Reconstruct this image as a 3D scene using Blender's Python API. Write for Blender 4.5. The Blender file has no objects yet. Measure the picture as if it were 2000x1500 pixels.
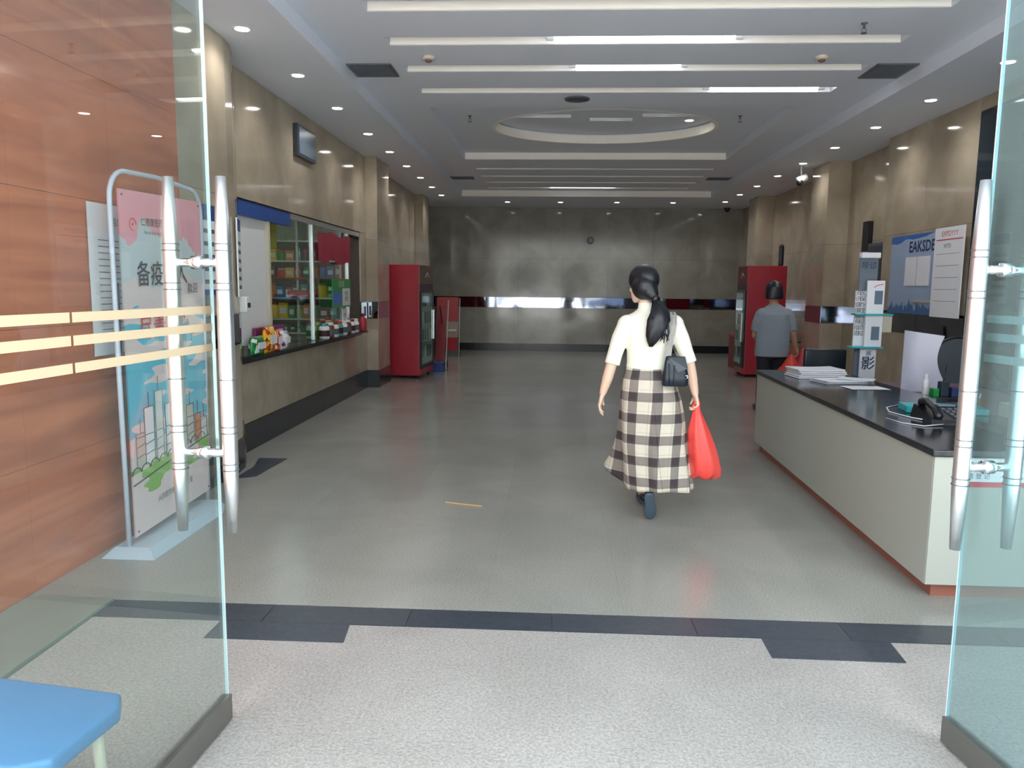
import bpy, bmesh, math, random
from mathutils import Vector, Matrix, noise
random.seed(7)
S = bpy.context.scene
COL = S.collection
PI = math.pi

def lin(c):
    return tuple((v/255/12.92 if v/255 <= .04045 else ((v/255+.055)/1.055)**2.4) for v in c) + (1.0,)

# ------------------------------------------------------------------ camera, world, exposure
cam_d = bpy.data.cameras.new('camera'); cam = bpy.data.objects.new('camera', cam_d); COL.objects.link(cam)
cam_d.sensor_width = 36.0; cam_d.lens = 36.0*1500/2000; cam_d.clip_start = .05; cam_d.clip_end = 300
y_, p_, r_ = map(math.radians, (2.9, 7.2, .6))
Fv = Vector((-math.sin(y_)*math.cos(p_), math.cos(y_)*math.cos(p_), -math.sin(p_)))
R0 = Vector((math.cos(y_), math.sin(y_), 0)); U0 = R0.cross(Fv)
Rv = R0*math.cos(r_)+U0*math.sin(r_); Uv = -R0*math.sin(r_)+U0*math.cos(r_)
cam.matrix_world = Matrix(((Rv.x, Uv.x, -Fv.x, 0), (Rv.y, Uv.y, -Fv.y, 0), (Rv.z, Uv.z, -Fv.z, 1.5), (0, 0, 0, 1)))
S.camera = cam
w = bpy.data.worlds.new('overcast_sky'); S.world = w; w.use_nodes = True
bg = w.node_tree.nodes['Background']; bg.inputs[0].default_value = (.84, .94, 1.0, 1); bg.inputs[1].default_value = 3.0
S.view_settings.view_transform = 'Standard'; S.view_settings.look = 'None'
S.view_settings.gamma = 1; S.view_settings.use_curve_mapping = False
S.view_settings.exposure = 1.02
S.cycles.max_bounces = 10; S.cycles.diffuse_bounces = 6; S.cycles.glossy_bounces = 5
S.cycles.transparent_max_bounces = 12; S.cycles.caustics_reflective = False; S.cycles.caustics_refractive = False
S.cycles.sample_clamp_indirect = 4.0
# high sun behind the building: it lights the forecourt and street, not the hall
sl = bpy.data.lights.new('sun', 'SUN'); sl.energy = 15.0; sl.angle = math.radians(.6); sl.color = (1, .97, .92)
so = bpy.data.objects.new('sun', sl); COL.objects.link(so); so.rotation_euler = (math.radians(-32), math.radians(6), 0)
# the open shop front: a portal that only guides sampling of the sky
pl = bpy.data.lights.new('entrance_portal', 'AREA'); pl.shape = 'RECTANGLE'; pl.size = 6.6; pl.size_y = 3.3
pl.cycles.is_portal = True
po = bpy.data.objects.new('entrance_portal', pl); COL.objects.link(po); po.location = (.8, 1.35, 1.66); po.rotation_euler = (PI/2, 0, 0)

# ------------------------------------------------------------------ materials
def mat(name, rgb, rough=.5, metal=0, emit=0, spec=.5, trans=0, coat=0, sheen=0, var=0, alpha=1):
    m = bpy.data.materials.new(name); m.use_nodes = True
    b = m.node_tree.nodes['Principled BSDF']; n = b.inputs
    n['Base Color'].default_value = lin(rgb); n['Roughness'].default_value = rough; n['Metallic'].default_value = metal
    n['Specular IOR Level'].default_value = spec; n['Coat Weight'].default_value = coat
    n['Transmission Weight'].default_value = trans; n['Sheen Weight'].default_value = sheen
    if emit: n['Emission Color'].default_value = lin(rgb); n['Emission Strength'].default_value = emit
    N = m.node_tree.nodes; L = m.node_tree.links
    if not emit:
        tc = N.new('ShaderNodeTexCoord'); nz = N.new('ShaderNodeTexNoise'); nz.inputs['Scale'].default_value = 14; nz.inputs['Detail'].default_value = 4
        L.new(tc.outputs['Object'], nz.inputs['Vector'])
        mr = N.new('ShaderNodeMapRange'); mr.inputs[3].default_value = max(.01, rough-.04); mr.inputs[4].default_value = rough+.04
        L.new(nz.outputs['Fac'], mr.inputs[0]); L.new(mr.outputs[0], n['Roughness'])
    return m

def stone(name, c1, c2, scale, rough, bump=0, stretch=(1, 1, 1), fine=0, vary=.06, detail=6, dist=.6):
    """two-tone mottled stone, a little different on every piece"""
    m = bpy.data.materials.new(name); m.use_nodes = True; N = m.node_tree.nodes; L = m.node_tree.links
    b = N['Principled BSDF']
    tc = N.new('ShaderNodeTexCoord'); oi = N.new('ShaderNodeObjectInfo'); mp = N.new('ShaderNodeMapping'); geo = N.new('ShaderNodeNewGeometry')
    mp.inputs['Scale'].default_value = stretch
    L.new(geo.outputs['Position'], mp.inputs['Vector'])
    nz = N.new('ShaderNodeTexNoise'); nz.inputs['Scale'].default_value = scale; nz.inputs['Detail'].default_value = detail; nz.inputs['Distortion'].default_value = dist
    L.new(mp.outputs[0], nz.inputs['Vector'])
    cr = N.new('ShaderNodeValToRGB'); cr.color_ramp.elements[0].position = .35; cr.color_ramp.elements[1].position = .68
    cr.color_ramp.elements[0].color = lin(c1); cr.color_ramp.elements[1].color = lin(c2)
    L.new(nz.outputs['Fac'], cr.inputs[0])
    last = cr.outputs[0]
    if fine:
        n2 = N.new('ShaderNodeTexNoise'); n2.inputs['Scale'].default_value = fine; n2.inputs['Detail'].default_value = 3; n2.inputs['Roughness'].default_value = .8
        L.new(geo.outputs['Position'], n2.inputs['Vector'])
        r2 = N.new('ShaderNodeMapRange'); r2.inputs[1].default_value = .35; r2.inputs[2].default_value = .65; r2.inputs[3].default_value = .72; r2.inputs[4].default_value = 1.22
        L.new(n2.outputs['Fac'], r2.inputs[0])
        mx = N.new('ShaderNodeVectorMath'); mx.operation = 'SCALE'; L.new(last, mx.inputs[0]); L.new(r2.outputs[0], mx.inputs['Scale']); last = mx.outputs[0]
    r3 = N.new('ShaderNodeMapRange'); r3.inputs[3].default_value = 1-vary; r3.inputs[4].default_value = 1+vary; L.new(oi.outputs['Random'], r3.inputs[0])
    m3 = N.new('ShaderNodeVectorMath'); m3.operation = 'SCALE'; L.new(last, m3.inputs[0]); L.new(r3.outputs[0], m3.inputs['Scale'])
    L.new(m3.outputs[0], b.inputs['Base Color']); b.inputs['Roughness'].default_value = rough
    if bump:
        bp = N.new('ShaderNodeBump'); bp.inputs['Strength'].default_value = bump; bp.inputs['Distance'].default_value = .004
        L.new((n2 if fine else nz).outputs['Fac'], bp.inputs['Height']); L.new(bp.outputs[0], b.inputs['Normal'])
    return m

def glass(name, tint, refl=1.0, haze=0.0):
    """thin architectural glass: tinted see-through plus Fresnel mirror, a diffuse veil for the hazy reflection"""
    m = bpy.data.materials.new(name); m.use_nodes = True; N = m.node_tree.nodes; L = m.node_tree.links
    N.remove(N['Principled BSDF']); out = N['Material Output']
    t = N.new('ShaderNodeBsdfTransparent'); t.inputs[0].default_value = lin(tint)
    g = N.new('ShaderNodeBsdfGlossy'); g.inputs['Roughness'].default_value = .01; g.inputs['Color'].default_value = (refl, refl, refl, 1)
    d = N.new('ShaderNodeBsdfDiffuse'); d.inputs[0].default_value = lin((205, 222, 220))  # whitish share mixed in for the veil of reflected light
    lw = N.new('ShaderNodeLayerWeight'); lw.inputs[0].default_value = .5
    pw = N.new('ShaderNodeMath'); pw.operation = 'POWER'; pw.inputs[1].default_value = 5; L.new(lw.outputs['Facing'], pw.inputs[0])
    fr = N.new('ShaderNodeMath'); fr.operation = 'MULTIPLY_ADD'; fr.inputs[1].default_value = .9; fr.inputs[2].default_value = .04; L.new(pw.outputs[0], fr.inputs[0])
    a = N.new('ShaderNodeMixShader'); a.inputs[0].default_value = haze; L.new(t.outputs[0], a.inputs[1]); L.new(d.outputs[0], a.inputs[2])
    b = N.new('ShaderNodeMixShader'); L.new(fr.outputs[0], b.inputs[0]); L.new(a.outputs[0], b.inputs[1]); L.new(g.outputs[0], b.inputs[2])
    L.new(b.outputs[0], out.inputs[0]); return m

M = {}
M['marble'] = stone('beige_marble', (156, 143, 124), (176, 163, 144), 2.2, .09, vary=.05)
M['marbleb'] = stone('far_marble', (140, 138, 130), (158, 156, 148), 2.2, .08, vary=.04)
M['orange'] = stone('orange_stone', (172, 82, 42), (206, 112, 66), 1.6, .10, stretch=(1, .45, 4), vary=.05, dist=1.2)
M['black'] = stone('black_granite', (30, 33, 38), (44, 47, 53), 60, .18, vary=.08)
M['blackmat'] = stone('black_threshold_stone', (50, 57, 66), (62, 68, 77), 30, .32, vary=.05, fine=300)
M['tile'] = stone('grey_terrazzo', (146, 146, 139), (158, 157, 150), 1.2, .14, fine=120, vary=.01, bump=.12)
M['rough'] = stone('rough_granite', (160, 156, 151), (170, 166, 161), 2, .5, bump=1.0, fine=85, vary=0)
M['grout'] = mat('grout', (112, 110, 104), .8)
M['kerb'] = stone('grey_border_stone', (118, 126, 116), (130, 138, 128), 2, .35, vary=.02)
M['ground'] = stone('pale_paving', (186, 184, 180), (204, 202, 198), 5, .8, fine=90)
M['ceil'] = mat('skylit_ceiling_paint', (218, 224, 236), .6)  # bluish cast of the sky light is put into this colour
M['slot'] = mat('daylit_pale_paint', (240, 236, 228), .5)  # paler than the ceiling, to carry daylight on entrance-facing faces
M['mirror'] = mat('dark_mirror', (136, 142, 154), .03, metal=1)
M['gap'] = mat('wall_core', (70, 62, 54), .8)
M['steel'] = mat('brushed_steel', (236, 238, 240), .34, metal=1)
M['chrome'] = mat('chrome', (235, 238, 240), .08, metal=1)
M['rail'] = mat('satin_rail', (150, 150, 146), .35, metal=1)
M['glass'] = glass('clear_door_glass', (242, 247, 245), haze=.03)
M['glassR'] = glass('green_door_glass', (216, 232, 234), haze=.12)
M['pane'] = glass('window_glass', (226, 240, 236))
M['darkglass'] = mat('dark_tinted_glass', (38, 50, 58), .06)
M['edge'] = mat('glass_edge', (206, 226, 234), .15)
M['stripe'] = mat('sand_film_stripe', (196, 176, 146), .45)
M['stripeW'] = mat('pale_film_stripe', (176, 190, 190), .45)
M['white'] = mat('white_paper', (232, 234, 240), .6)
M['offwhite'] = mat('white_plastic', (222, 224, 224), .35)
M['cream'] = mat('cream_laminate', (196, 190, 172), .35)
M['counter'] = mat('counter_laminate', (172, 174, 164), .34)
M['top'] = stone('black_counter_top', (26, 28, 32), (44, 46, 52), 25, .13, vary=0)
M['kick'] = mat('brown_kick_board', (150, 92, 76), .4)
M['red'] = mat('red_lacquer', (172, 46, 60), .3)
M['redd'] = mat('dark_red_board', (140, 52, 58), .45)
M['maroon'] = mat('maroon_cloth', (152, 40, 62), .7)
M['tan'] = mat('tan_header', (120, 92, 76), .4)
M['rubber'] = mat('black_plastic', (24, 26, 32), .35)
M['darkgrey'] = mat('dark_grey_plastic', (58, 64, 74), .4)
M['vent'] = mat('grey_vent_metal', (84, 90, 98), .4)
M['vback'] = mat('vent_shadow_box', (24, 26, 30), .8)
M['frame'] = mat('pale_blue_tube', (196, 204, 222), .3)
M['base'] = mat('pale_blue_base', (178, 196, 210), .35)
M['blue'] = mat('blue_vinyl', (50, 122, 176), .4)
M['bluev'] = mat('blue_valance', (40, 74, 140), .5)
M['teal'] = mat('teal_plastic', (48, 170, 176), .35)
M['skin'] = mat('skin', (236, 200, 176), .5)
M['skin2'] = mat('tanned_skin', (184, 140, 116), .5)
M['knit'] = mat('cream_knit', (246, 244, 228), .8, sheen=.2)
M['hair'] = mat('black_hair', (20, 22, 30), .38)
M['leather'] = mat('blue_black_leather', (22, 34, 46), .3)
M['strap'] = mat('grey_strap', (150, 146, 142), .4)
M['redbag'] = mat('red_plastic_film', (252, 80, 72), .4, trans=.15)
M['shoe'] = mat('slate_blue_sole', (74, 88, 102), .55)
M['shoed'] = mat('navy_upper', (32, 44, 58), .5)
M['tee'] = mat('grey_blue_cotton', (136, 146, 156), .85)
M['pants'] = mat('dark_navy_cotton', (28, 30, 42), .85)
M['lamp'] = mat('lamp_diffuser', (255, 252, 244), .5, emit=14)
M['tube'] = mat('lit_tube', (250, 252, 255), .5, emit=9)
M['shoplamp'] = mat('shop_tube', (250, 252, 255), .5, emit=22)
M['screen'] = mat('blue_grey_screen', (100, 118, 136), .25)
M['smoke'] = mat('aged_white_plastic', (206, 196, 184), .5)
M['wood'] = mat('small_wood_box', (120, 84, 54), .5)
M['carw'] = mat('white_car_paint', (232, 234, 236), .25, coat=.5)
M['carb'] = mat('navy_car_paint', (30, 44, 66), .25, coat=.5)
M['facade'] = stone('pale_facade', (120, 122, 122), (140, 140, 138), .5, .8)
for k, c in dict(gY=(240, 190, 30), gG=(26, 140, 66), gR=(214, 40, 40), gP=(126, 40, 96), gB=(50, 110, 190), gW=(226, 226, 226), gO=(222, 120, 40), gL=(150, 200, 60), gT=(60, 150, 150), gN=(110, 60, 44)).items():
    M[k] = mat('pack_'+k, c, .3)
for k, c in dict(ink=(58, 20, 34), inkb=(26, 44, 92), inkg=(90, 92, 98), inkk=(26, 28, 34), inkr=(206, 56, 70), inkgr=(30, 84, 74)).items():
    M[k] = mat('ink_'+k, c, .6)

def printed(name, cs, scale):
    m = bpy.data.materials.new(name); m.use_nodes = True; N = m.node_tree.nodes; L = m.node_tree.links; b = N['Principled BSDF']; b.inputs['Roughness'].default_value = .28
    tc = N.new('ShaderNodeTexCoord'); vo = N.new('ShaderNodeTexVoronoi'); vo.inputs['Scale'].default_value = scale; L.new(tc.outputs['Object'], vo.inputs['Vector'])
    sx = N.new('ShaderNodeSeparateColor'); L.new(vo.outputs['Color'], sx.inputs[0]); cr = N.new('ShaderNodeValToRGB'); cr.color_ramp.interpolation = 'CONSTANT'
    cr.color_ramp.elements[0].color = lin(cs[0]); cr.color_ramp.elements[1].position = .45; cr.color_ramp.elements[1].color = lin(cs[1])
    for k, c in enumerate(cs[2:]): e = cr.color_ramp.elements.new(.65+.18*k); e.color = lin(c)
    L.new(sx.outputs[0], cr.inputs[0]); L.new(cr.outputs[0], b.inputs['Base Color']); return m
M['bagG'] = printed('green_snack_print', [(20, 110, 56), (30, 140, 70), (220, 230, 220), (16, 80, 44)], 26)
M['bagY'] = printed('yellow_snack_print', [(238, 180, 30), (214, 60, 40), (120, 60, 40), (240, 200, 90)], 30)
M['bagO'] = printed('orange_snack_print', [(200, 50, 40), (236, 160, 40), (230, 230, 220), (150, 30, 40)], 30)
M['bagW'] = printed('white_snack_print', [(224, 224, 230), (150, 150, 165), (120, 40, 100), (230, 230, 236)], 22)

# ------------------------------------------------------------------ helpers
def org(o):
    v = Vector((0, 0, 0))
    while o is not None: v += o.location; o = o.parent
    return v

def link(name, verts, faces, m, parent=None, smooth=False, loc=None, uv=None, mats=None, fmat=None):
    vs = [Vector(v) for v in verts]
    if loc is None:
        if parent is not None: loc = org(parent)
        else:
            lo = [min(v[i] for v in vs) for i in range(3)]; hi = [max(v[i] for v in vs) for i in range(3)]
            loc = Vector(((lo[0]+hi[0])/2, (lo[1]+hi[1])/2, lo[2]))
    loc = Vector(loc); me = bpy.data.meshes.new(name)
    me.from_pydata([tuple(v-loc) for v in vs], [], faces)
    for mm in (mats or [m]): me.materials.append(mm if not isinstance(mm, str) else M[mm])
    if fmat:
        for p, i in zip(me.polygons, fmat): p.material_index = i
    if uv:
        ul = me.uv_layers.new(name='UVMap')
        for p in me.polygons:
            for li in p.loop_indices: ul.data[li].uv = uv[me.loops[li].vertex_index]
    if smooth:
        for p in me.polygons: p.use_smooth = True
    me.update()
    o = bpy.data.objects.new(name, me); COL.objects.link(o)
    if parent is not None: o.parent = parent; o.location = loc-org(parent)
    else: o.location = loc
    return o

def empty(name, loc, label=None, cat=None, group=None, kind=None):
    o = bpy.data.objects.new(name, None); COL.objects.link(o); o.location = loc; o.empty_display_size = .1
    return tag(o, label, cat, group, kind)

def tag(o, label=None, cat=None, group=None, kind=None):
    if label: o['label'] = label
    if cat: o['category'] = cat
    if group: o['group'] = group
    if kind: o['kind'] = kind
    return o

class G:
    """geometry collector"""
    def __init__(s): s.v = []; s.f = []
    def add(s, v, f):
        n = len(s.v); s.v += [Vector(x) for x in v]; s.f += [tuple(i+n for i in q) for q in f]; return s
    def box(s, x0, x1, y0, y1, z0, z1, bev=0):
        if bev:
            bm = bmesh.new(); bmesh.ops.create_cube(bm, size=1)
            for v in bm.verts: v.co = Vector(((x0+x1)/2+v.co.x*(x1-x0), (y0+y1)/2+v.co.y*(y1-y0), (z0+z1)/2+v.co.z*(z1-z0)))
            bmesh.ops.bevel(bm, geom=bm.edges[:], offset=bev, segments=2, profile=.6, affect='EDGES')
            bm.verts.index_update(); v = [x.co.copy() for x in bm.verts]; f = [[q.index for q in x.verts] for x in bm.faces]; bm.free()
            return s.add(v, f)
        return s.add([(x0, y0, z0), (x1, y0, z0), (x1, y1, z0), (x0, y1, z0), (x0, y0, z1), (x1, y0, z1), (x1, y1, z1), (x0, y1, z1)],
                     [(0, 3, 2, 1), (4, 5, 6, 7), (0, 1, 5, 4), (1, 2, 6, 5), (2, 3, 7, 6), (3, 0, 4, 7)])
    def prism(s, pts, z0, z1):
        n = len(pts); return s.add([(p[0], p[1], z0) for p in pts]+[(p[0], p[1], z1) for p in pts],
            [tuple(range(n))[::-1], tuple(range(n, 2*n))]+[(i, (i+1) % n, n+(i+1) % n, n+i) for i in range(n)])
    def rings(s, rs, cap=True):
        n = len(rs[0]); v = [p for r in rs for p in r]; f = []
        for k in range(len(rs)-1):
            for i in range(n): f.append((k*n+i, k*n+(i+1) % n, (k+1)*n+(i+1) % n, (k+1)*n+i))
        if cap: f.append(tuple(range(n))[::-1]); f.append(tuple(range((len(rs)-1)*n, len(rs)*n)))
        return s.add(v, f)
    def tube(s, pts, rad, n=12, cap=True, round_ends=False):
        pts = [Vector(p) for p in pts]
        if not hasattr(rad, '__len__'): rad = [rad]*len(pts)
        rad = list(rad)
        if round_ends:
            d0 = (pts[0]-pts[1]).normalized(); d1 = (pts[-1]-pts[-2]).normalized()
            r0, r1 = rad[0], rad[-1]
            pts = [pts[0]+d0*r0*.95, pts[0]+d0*r0*.6]+pts+[pts[-1]+d1*r1*.6, pts[-1]+d1*r1*.95]
            rad = [r0*.25, r0*.8]+rad+[r1*.8, r1*.25]
        rs = []; up = None
        for i, p in enumerate(pts):
            t = (pts[min(i+1, len(pts)-1)]-pts[max(i-1, 0)]).normalized()
            if up is None: up = Vector((0, 0, 1)) if abs(t.z) < .9 else Vector((0, 1, 0))
            a = t.cross(up).normalized(); b = a.cross(t).normalized(); up = b
            rs.append([p+(a*math.cos(2*PI*k/n)+b*math.sin(2*PI*k/n))*rad[i] for k in range(n)])
        return s.rings(rs, cap)
    def loft(s, secs, n=24, cap=True):
        """secs: (cx, cy, cz, rx, ry) horizontal ellipses"""
        return s.rings([[Vector((c[0]+c[3]*math.cos(2*PI*k/n), c[1]+c[4]*math.sin(2*PI*k/n), c[2])) for k in range(n)] for c in secs], cap)
    def ball(s, c, r, n=16, rot=None):
        r = r if hasattr(r, '__len__') else (r, r, r); rs = []
        for j in range(n+1):
            a = -PI/2+PI*min(max(j/n, .02), .98)
            ring = [Vector((r[0]*math.cos(a)*math.cos(2*PI*k/n), r[1]*math.cos(a)*math.sin(2*PI*k/n), r[2]*math.sin(a))) for k in range(n)]
            if rot: ring = [rot @ q for q in ring]
            rs.append([q+Vector(c) for q in ring])
        return s.rings(rs)
    def disc(s, c, r, h, n=20):
        return s.loft([(c[0], c[1], c[2], r, r), (c[0], c[1], c[2]+h, r, r)], n)
    def lathe(s, c, prof, n=20): return s.loft([(c[0], c[1], c[2]+z, r, r) for r, z in prof], n)
    def xf(s, mtx):
        s.v = [mtx @ v for v in s.v]; return s
    def out(s, name, m, parent=None, smooth=False, **k): return link(name, s.v, s.f, m, parent, smooth, **k)

def B(name, m, parent, *a, bev=0, **k): return G().box(*a, bev=bev).out(name, m, parent, **k)

def fuse(g, name, m, parent, voxel=.006, it=4):
    """one continuous skin out of overlapping closed lofts"""
    me = bpy.data.meshes.new('tmp'); me.from_pydata([tuple(v) for v in g.v], [], g.f)
    o = bpy.data.objects.new('tmp', me); COL.objects.link(o)
    r = o.modifiers.new('r', 'REMESH'); r.mode = 'VOXEL'; r.voxel_size = voxel; r.use_smooth_shade = True
    c = o.modifiers.new('s', 'SMOOTH'); c.factor = .5; c.iterations = it
    dg = bpy.context.evaluated_depsgraph_get(); dg.update()
    m2 = bpy.data.meshes.new_from_object(o.evaluated_get(dg)); vs = [v.co.copy() for v in m2.vertices]; fs = [tuple(p.vertices) for p in m2.polygons]
    bpy.data.objects.remove(o); bpy.data.meshes.remove(m2)
    return link(name, vs, fs, m, parent, smooth=True)

TX = {}
def text(s, size, m, parent, loc, right, up, name='lettering', align='CENTER', thick=.0006, sx=1.0):
    """flat printed writing on a real surface; right/up are world directions"""
    if s not in TX:
        c = bpy.data.curves.new('t', 'FONT'); c.body = s; c.align_x = align; c.resolution_u = 2; c.offset = .018 if s == 'EAKSDEI' else .007 if s in ('备疫备人', '尽责尽心', '影') else 0; c.space_line = 1.0
        o = bpy.data.objects.new('t', c); COL.objects.link(o); dg = bpy.context.evaluated_depsgraph_get(); dg.update()
        me = bpy.data.meshes.new_from_object(o.evaluated_get(dg)); TX[s] = ([v.co.copy() for v in me.vertices], [tuple(p.vertices) for p in me.polygons])
        bpy.data.objects.remove(o); bpy.data.meshes.remove(me)
    v, f = TX[s]; right = Vector(right).normalized(); up = Vector(up).normalized(); nrm = right.cross(up)
    return link(name, [Vector(loc)+right*(q.x*size*sx)+up*(q.y*size)+nrm*thick for q in v], f, m, parent)

# ------------------------------------------------------------------ floor
SC = 3.33                       # lower ceiling height
floor = G().box(-2.95, 4.5, 3.2, 18.4, -.12, -.012).box(-2.95, 4.5, 1.0, 3.2, -.12, -.012).out('floor', 'grout', loc=(0, 3, -.12))
tag(floor, 'grey polished stone floor of the hall', kind='structure')
def tile(x0, x1, y0, y1, z1, m, name='floor_tile', g=.0003):
    return B(name, m, floor, x0+g, x1-g, y0+g, y1-g, -.014, z1)
xs = [-2.9+.652*i for i in range(0, 12)]; xs = [x for x in xs if x < 4.45]+[4.46]
ys = [3.41+.652*i for i in range(0, 23)]; ys = [y for y in ys if y < 18.1]+[18.3]
me_tile = None
for i in range(len(xs)-1):
    for j in range(len(ys)-1):
        full = abs(xs[i+1]-xs[i]-.652) < 1e-6 and abs(ys[j+1]-ys[j]-.652) < 1e-6
        if full and me_tile is not None:
            o = bpy.data.objects.new('floor_tile', me_tile); COL.objects.link(o); o.parent = floor
            o.location = Vector((xs[i], ys[j], 0))-org(floor)
        elif full:
            t = G().box(.0002, .6518, .0002, .6518, -.014, 0)
            o = link('floor_tile', t.v, t.f, 'tile', floor, loc=(0, 0, 0)); me_tile = o.data; o.location = Vector((xs[i], ys[j], 0))-org(floor)
        else: tile(xs[i], xs[i+1], ys[j], ys[j+1], 0, 'tile')
xb = [-2.06, -1.28, -.629, .024, .66, 1.32, 1.98, 2.63, 3.3, 4.0, 4.46]
for i in range(len(xb)-1): tile(xb[i], xb[i+1], 3.222, 3.408, 0, 'blackmat', 'threshold_tile', .0012)
# floor-spring cover stones
G().prism([(-1.46, 3.045), (-.857, 3.045), (-.875, 3.215), (-1.46, 3.215)], -.012, .003).out('cover_plate', 'blackmat', floor)
G().prism([(.927, 3.04), (1.463, 3.035), (1.475, 3.215), (.93, 3.215)], -.012, .003).out('cover_plate', 'blackmat', floor)
B('entrance_slab', 'rough', floor, -2.05, 4.46, 1.0, 3.218, -.014, -.001)
B('border_slab', 'kerb', floor, -2.47, -2.062, 1.0, 3.405, -.014, .014, bev=.004)
G().prism([(-2.44, 5.7), (-2.30, 5.78), (-2.27, 6.42), (-2.52, 6.42), (-2.44, 6.1)], -.001, .004).out('cover_plate', 'blackmat', floor)
gr = B('trim_1', 'ground', None, -40, 40, -45, .99, -.1, -.006); tag(gr, 'paved forecourt outside the entrance', kind='structure')

# ------------------------------------------------------------------ walls
def panels(parent, p0, p1, side, z0, z1, m, maxw=1.2, name='marble_panel', t=.02, off=.0, gap=.0014):
    p0 = Vector(p0+(0,)) if len(p0) == 2 else Vector(p0); p1 = Vector(p1+(0,)) if len(p1) == 2 else Vector(p1)
    d = p1-p0; L = d.length; d.normalize(); nr = Vector((-d.y, d.x, 0))*side
    n = max(1, math.ceil(L/maxw-.05)); wd = L/n
    for k in range(n):
        a = p0+d*(k*wd+gap); b = p0+d*((k+1)*wd-gap); q = off+random.uniform(-.0006, .0006)
        pts = [a-nr*t, b-nr*t, b+nr*q, a+nr*q]
        if side > 0: pts = pts
        G().prism([(v.x, v.y) for v in (pts if side > 0 else pts[::-1])], z0+gap, z1-gap).out(name, m, parent)

ROWS = [(0, .255, 'black', 'base_panel', 1.2, .012), (.255, 1.02, 'marble', 'marble_panel', 1.2, 0), (1.02, 1.265, 'mirror', 'mirror_panel', 1.2, .003),
        (1.265, 2.16, 'marble', 'marble_panel', 1.2, 0), (2.16, SC, 'marble', 'marble_panel', 1.2, 0)]
def clad(parent, p0, p1, side, rows=ROWS, maxw=None):
    for z0, z1, m, nm, mw, off in rows: panels(parent, p0, p1, side, z0, z1, m, maxw or mw, nm, off=off)

# left wall: orange stone, rounded pier, shop front, piers
WL = G()
WL.box(-2.75, -2.512, 1.0, 5.11, -.1, SC)
WL.prism([(-2.512, 5.11), (-2.512, 5.92), (-2.745, 6.62), (-3.0, 6.62), (-3.0, 5.11)], -.1, SC)
WL.box(-2.98, -2.742, 6.62, 10.9, -.1, .80).box(-2.98, -2.742, 6.62, 10.9, 2.24, SC)
WL.box(-2.98, -2.742, 10.9, 12.0, -.1, SC).box(-2.745, -2.567, 11.222, 11.98, -.1, SC)
WL.box(-3.1, -2.822, 12.0, 15.7, -.1, SC).box(-2.83, -2.652, 15.722, 16.38, -.1, SC).box(-3.1, -2.912, 15.7, 18.4, -.1, SC)
wl = WL.out('wall_left', 'gap', loc=(-2.8, 5, 0)); tag(wl, 'left wall of orange stone, then polished beige marble with a dark mirror band', kind='structure')
OR = [0, .62, 1.28, 1.94, 2.6, SC]
for a, b in zip(OR[:-1], OR[1:]): panels(wl, (-2.49, 1.0), (-2.49, 5.11), -1, a, b, 'orange', .9, 'orange_panel')
clad(wl, (-2.49, 5.11), (-2.49, 5.9), -1)
# rounded corner of the pier
arc = [(-2.49, 5.9), (-2.515, 6.08), (-2.575, 6.26), (-2.66, 6.44), (-2.72, 6.62)]
for a, b in zip(arc[:-1], arc[1:]):
    for z0, z1, m, nm, mw, off in ROWS: panels(wl, a, b, -1, z0, z1, m, 9, nm, off=off, gap=.0006)
panels(wl, (-2.72, 6.62), (-2.72, 11.2), -1, 0, .255, 'black', 1.2, 'base_panel', off=.012)
panels(wl, (-2.72, 6.62), (-2.72, 11.2), -1, .255, .795, 'marble', 1.4)
panels(wl, (-2.72, 6.62), (-2.72, 11.2), -1, 2.245, SC, 'marble', 1.2)
for r in ((.795, 1.02, 'marble', 'marble_panel', 2, 0), (1.02, 1.265, 'mirror', 'mirror_panel', 2, .003), (1.265, 2.245, 'marble', 'marble_panel', 2, 0)):
    clad(wl, (-2.72, 10.9), (-2.72, 11.2), -1, [r])
clad(wl, (-2.72, 11.2), (-2.545, 11.2), -1); clad(wl, (-2.545, 11.2), (-2.545, 12.0), -1)
clad(wl, (-2.545, 12.0), (-2.8, 12.0), -1); clad(wl, (-2.8, 12.0), (-2.8, 15.7), -1)
clad(wl, (-2.8, 15.7), (-2.63, 15.7), -1); clad(wl, (-2.63, 15.7), (-2.63, 16.4), -1); clad(wl, (-2.63, 16.4), (-2.89, 16.4), -1); clad(wl, (-2.89, 16.4), (-2.89, 18.2), -1)

# back wall
wb = G().box(-3.0, 4.6, 18.222, 18.4, -.1, SC).out('wall_back', 'gap'); tag(wb, 'far wall of dim beige marble panels with a mirror band', kind='structure')
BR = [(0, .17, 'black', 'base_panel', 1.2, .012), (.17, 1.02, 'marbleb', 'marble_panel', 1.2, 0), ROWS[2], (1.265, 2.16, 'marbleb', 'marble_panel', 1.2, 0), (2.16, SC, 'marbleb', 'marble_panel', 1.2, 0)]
clad(wb, (-2.89, 18.2), (4.42, 18.2), -1, BR)

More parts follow.
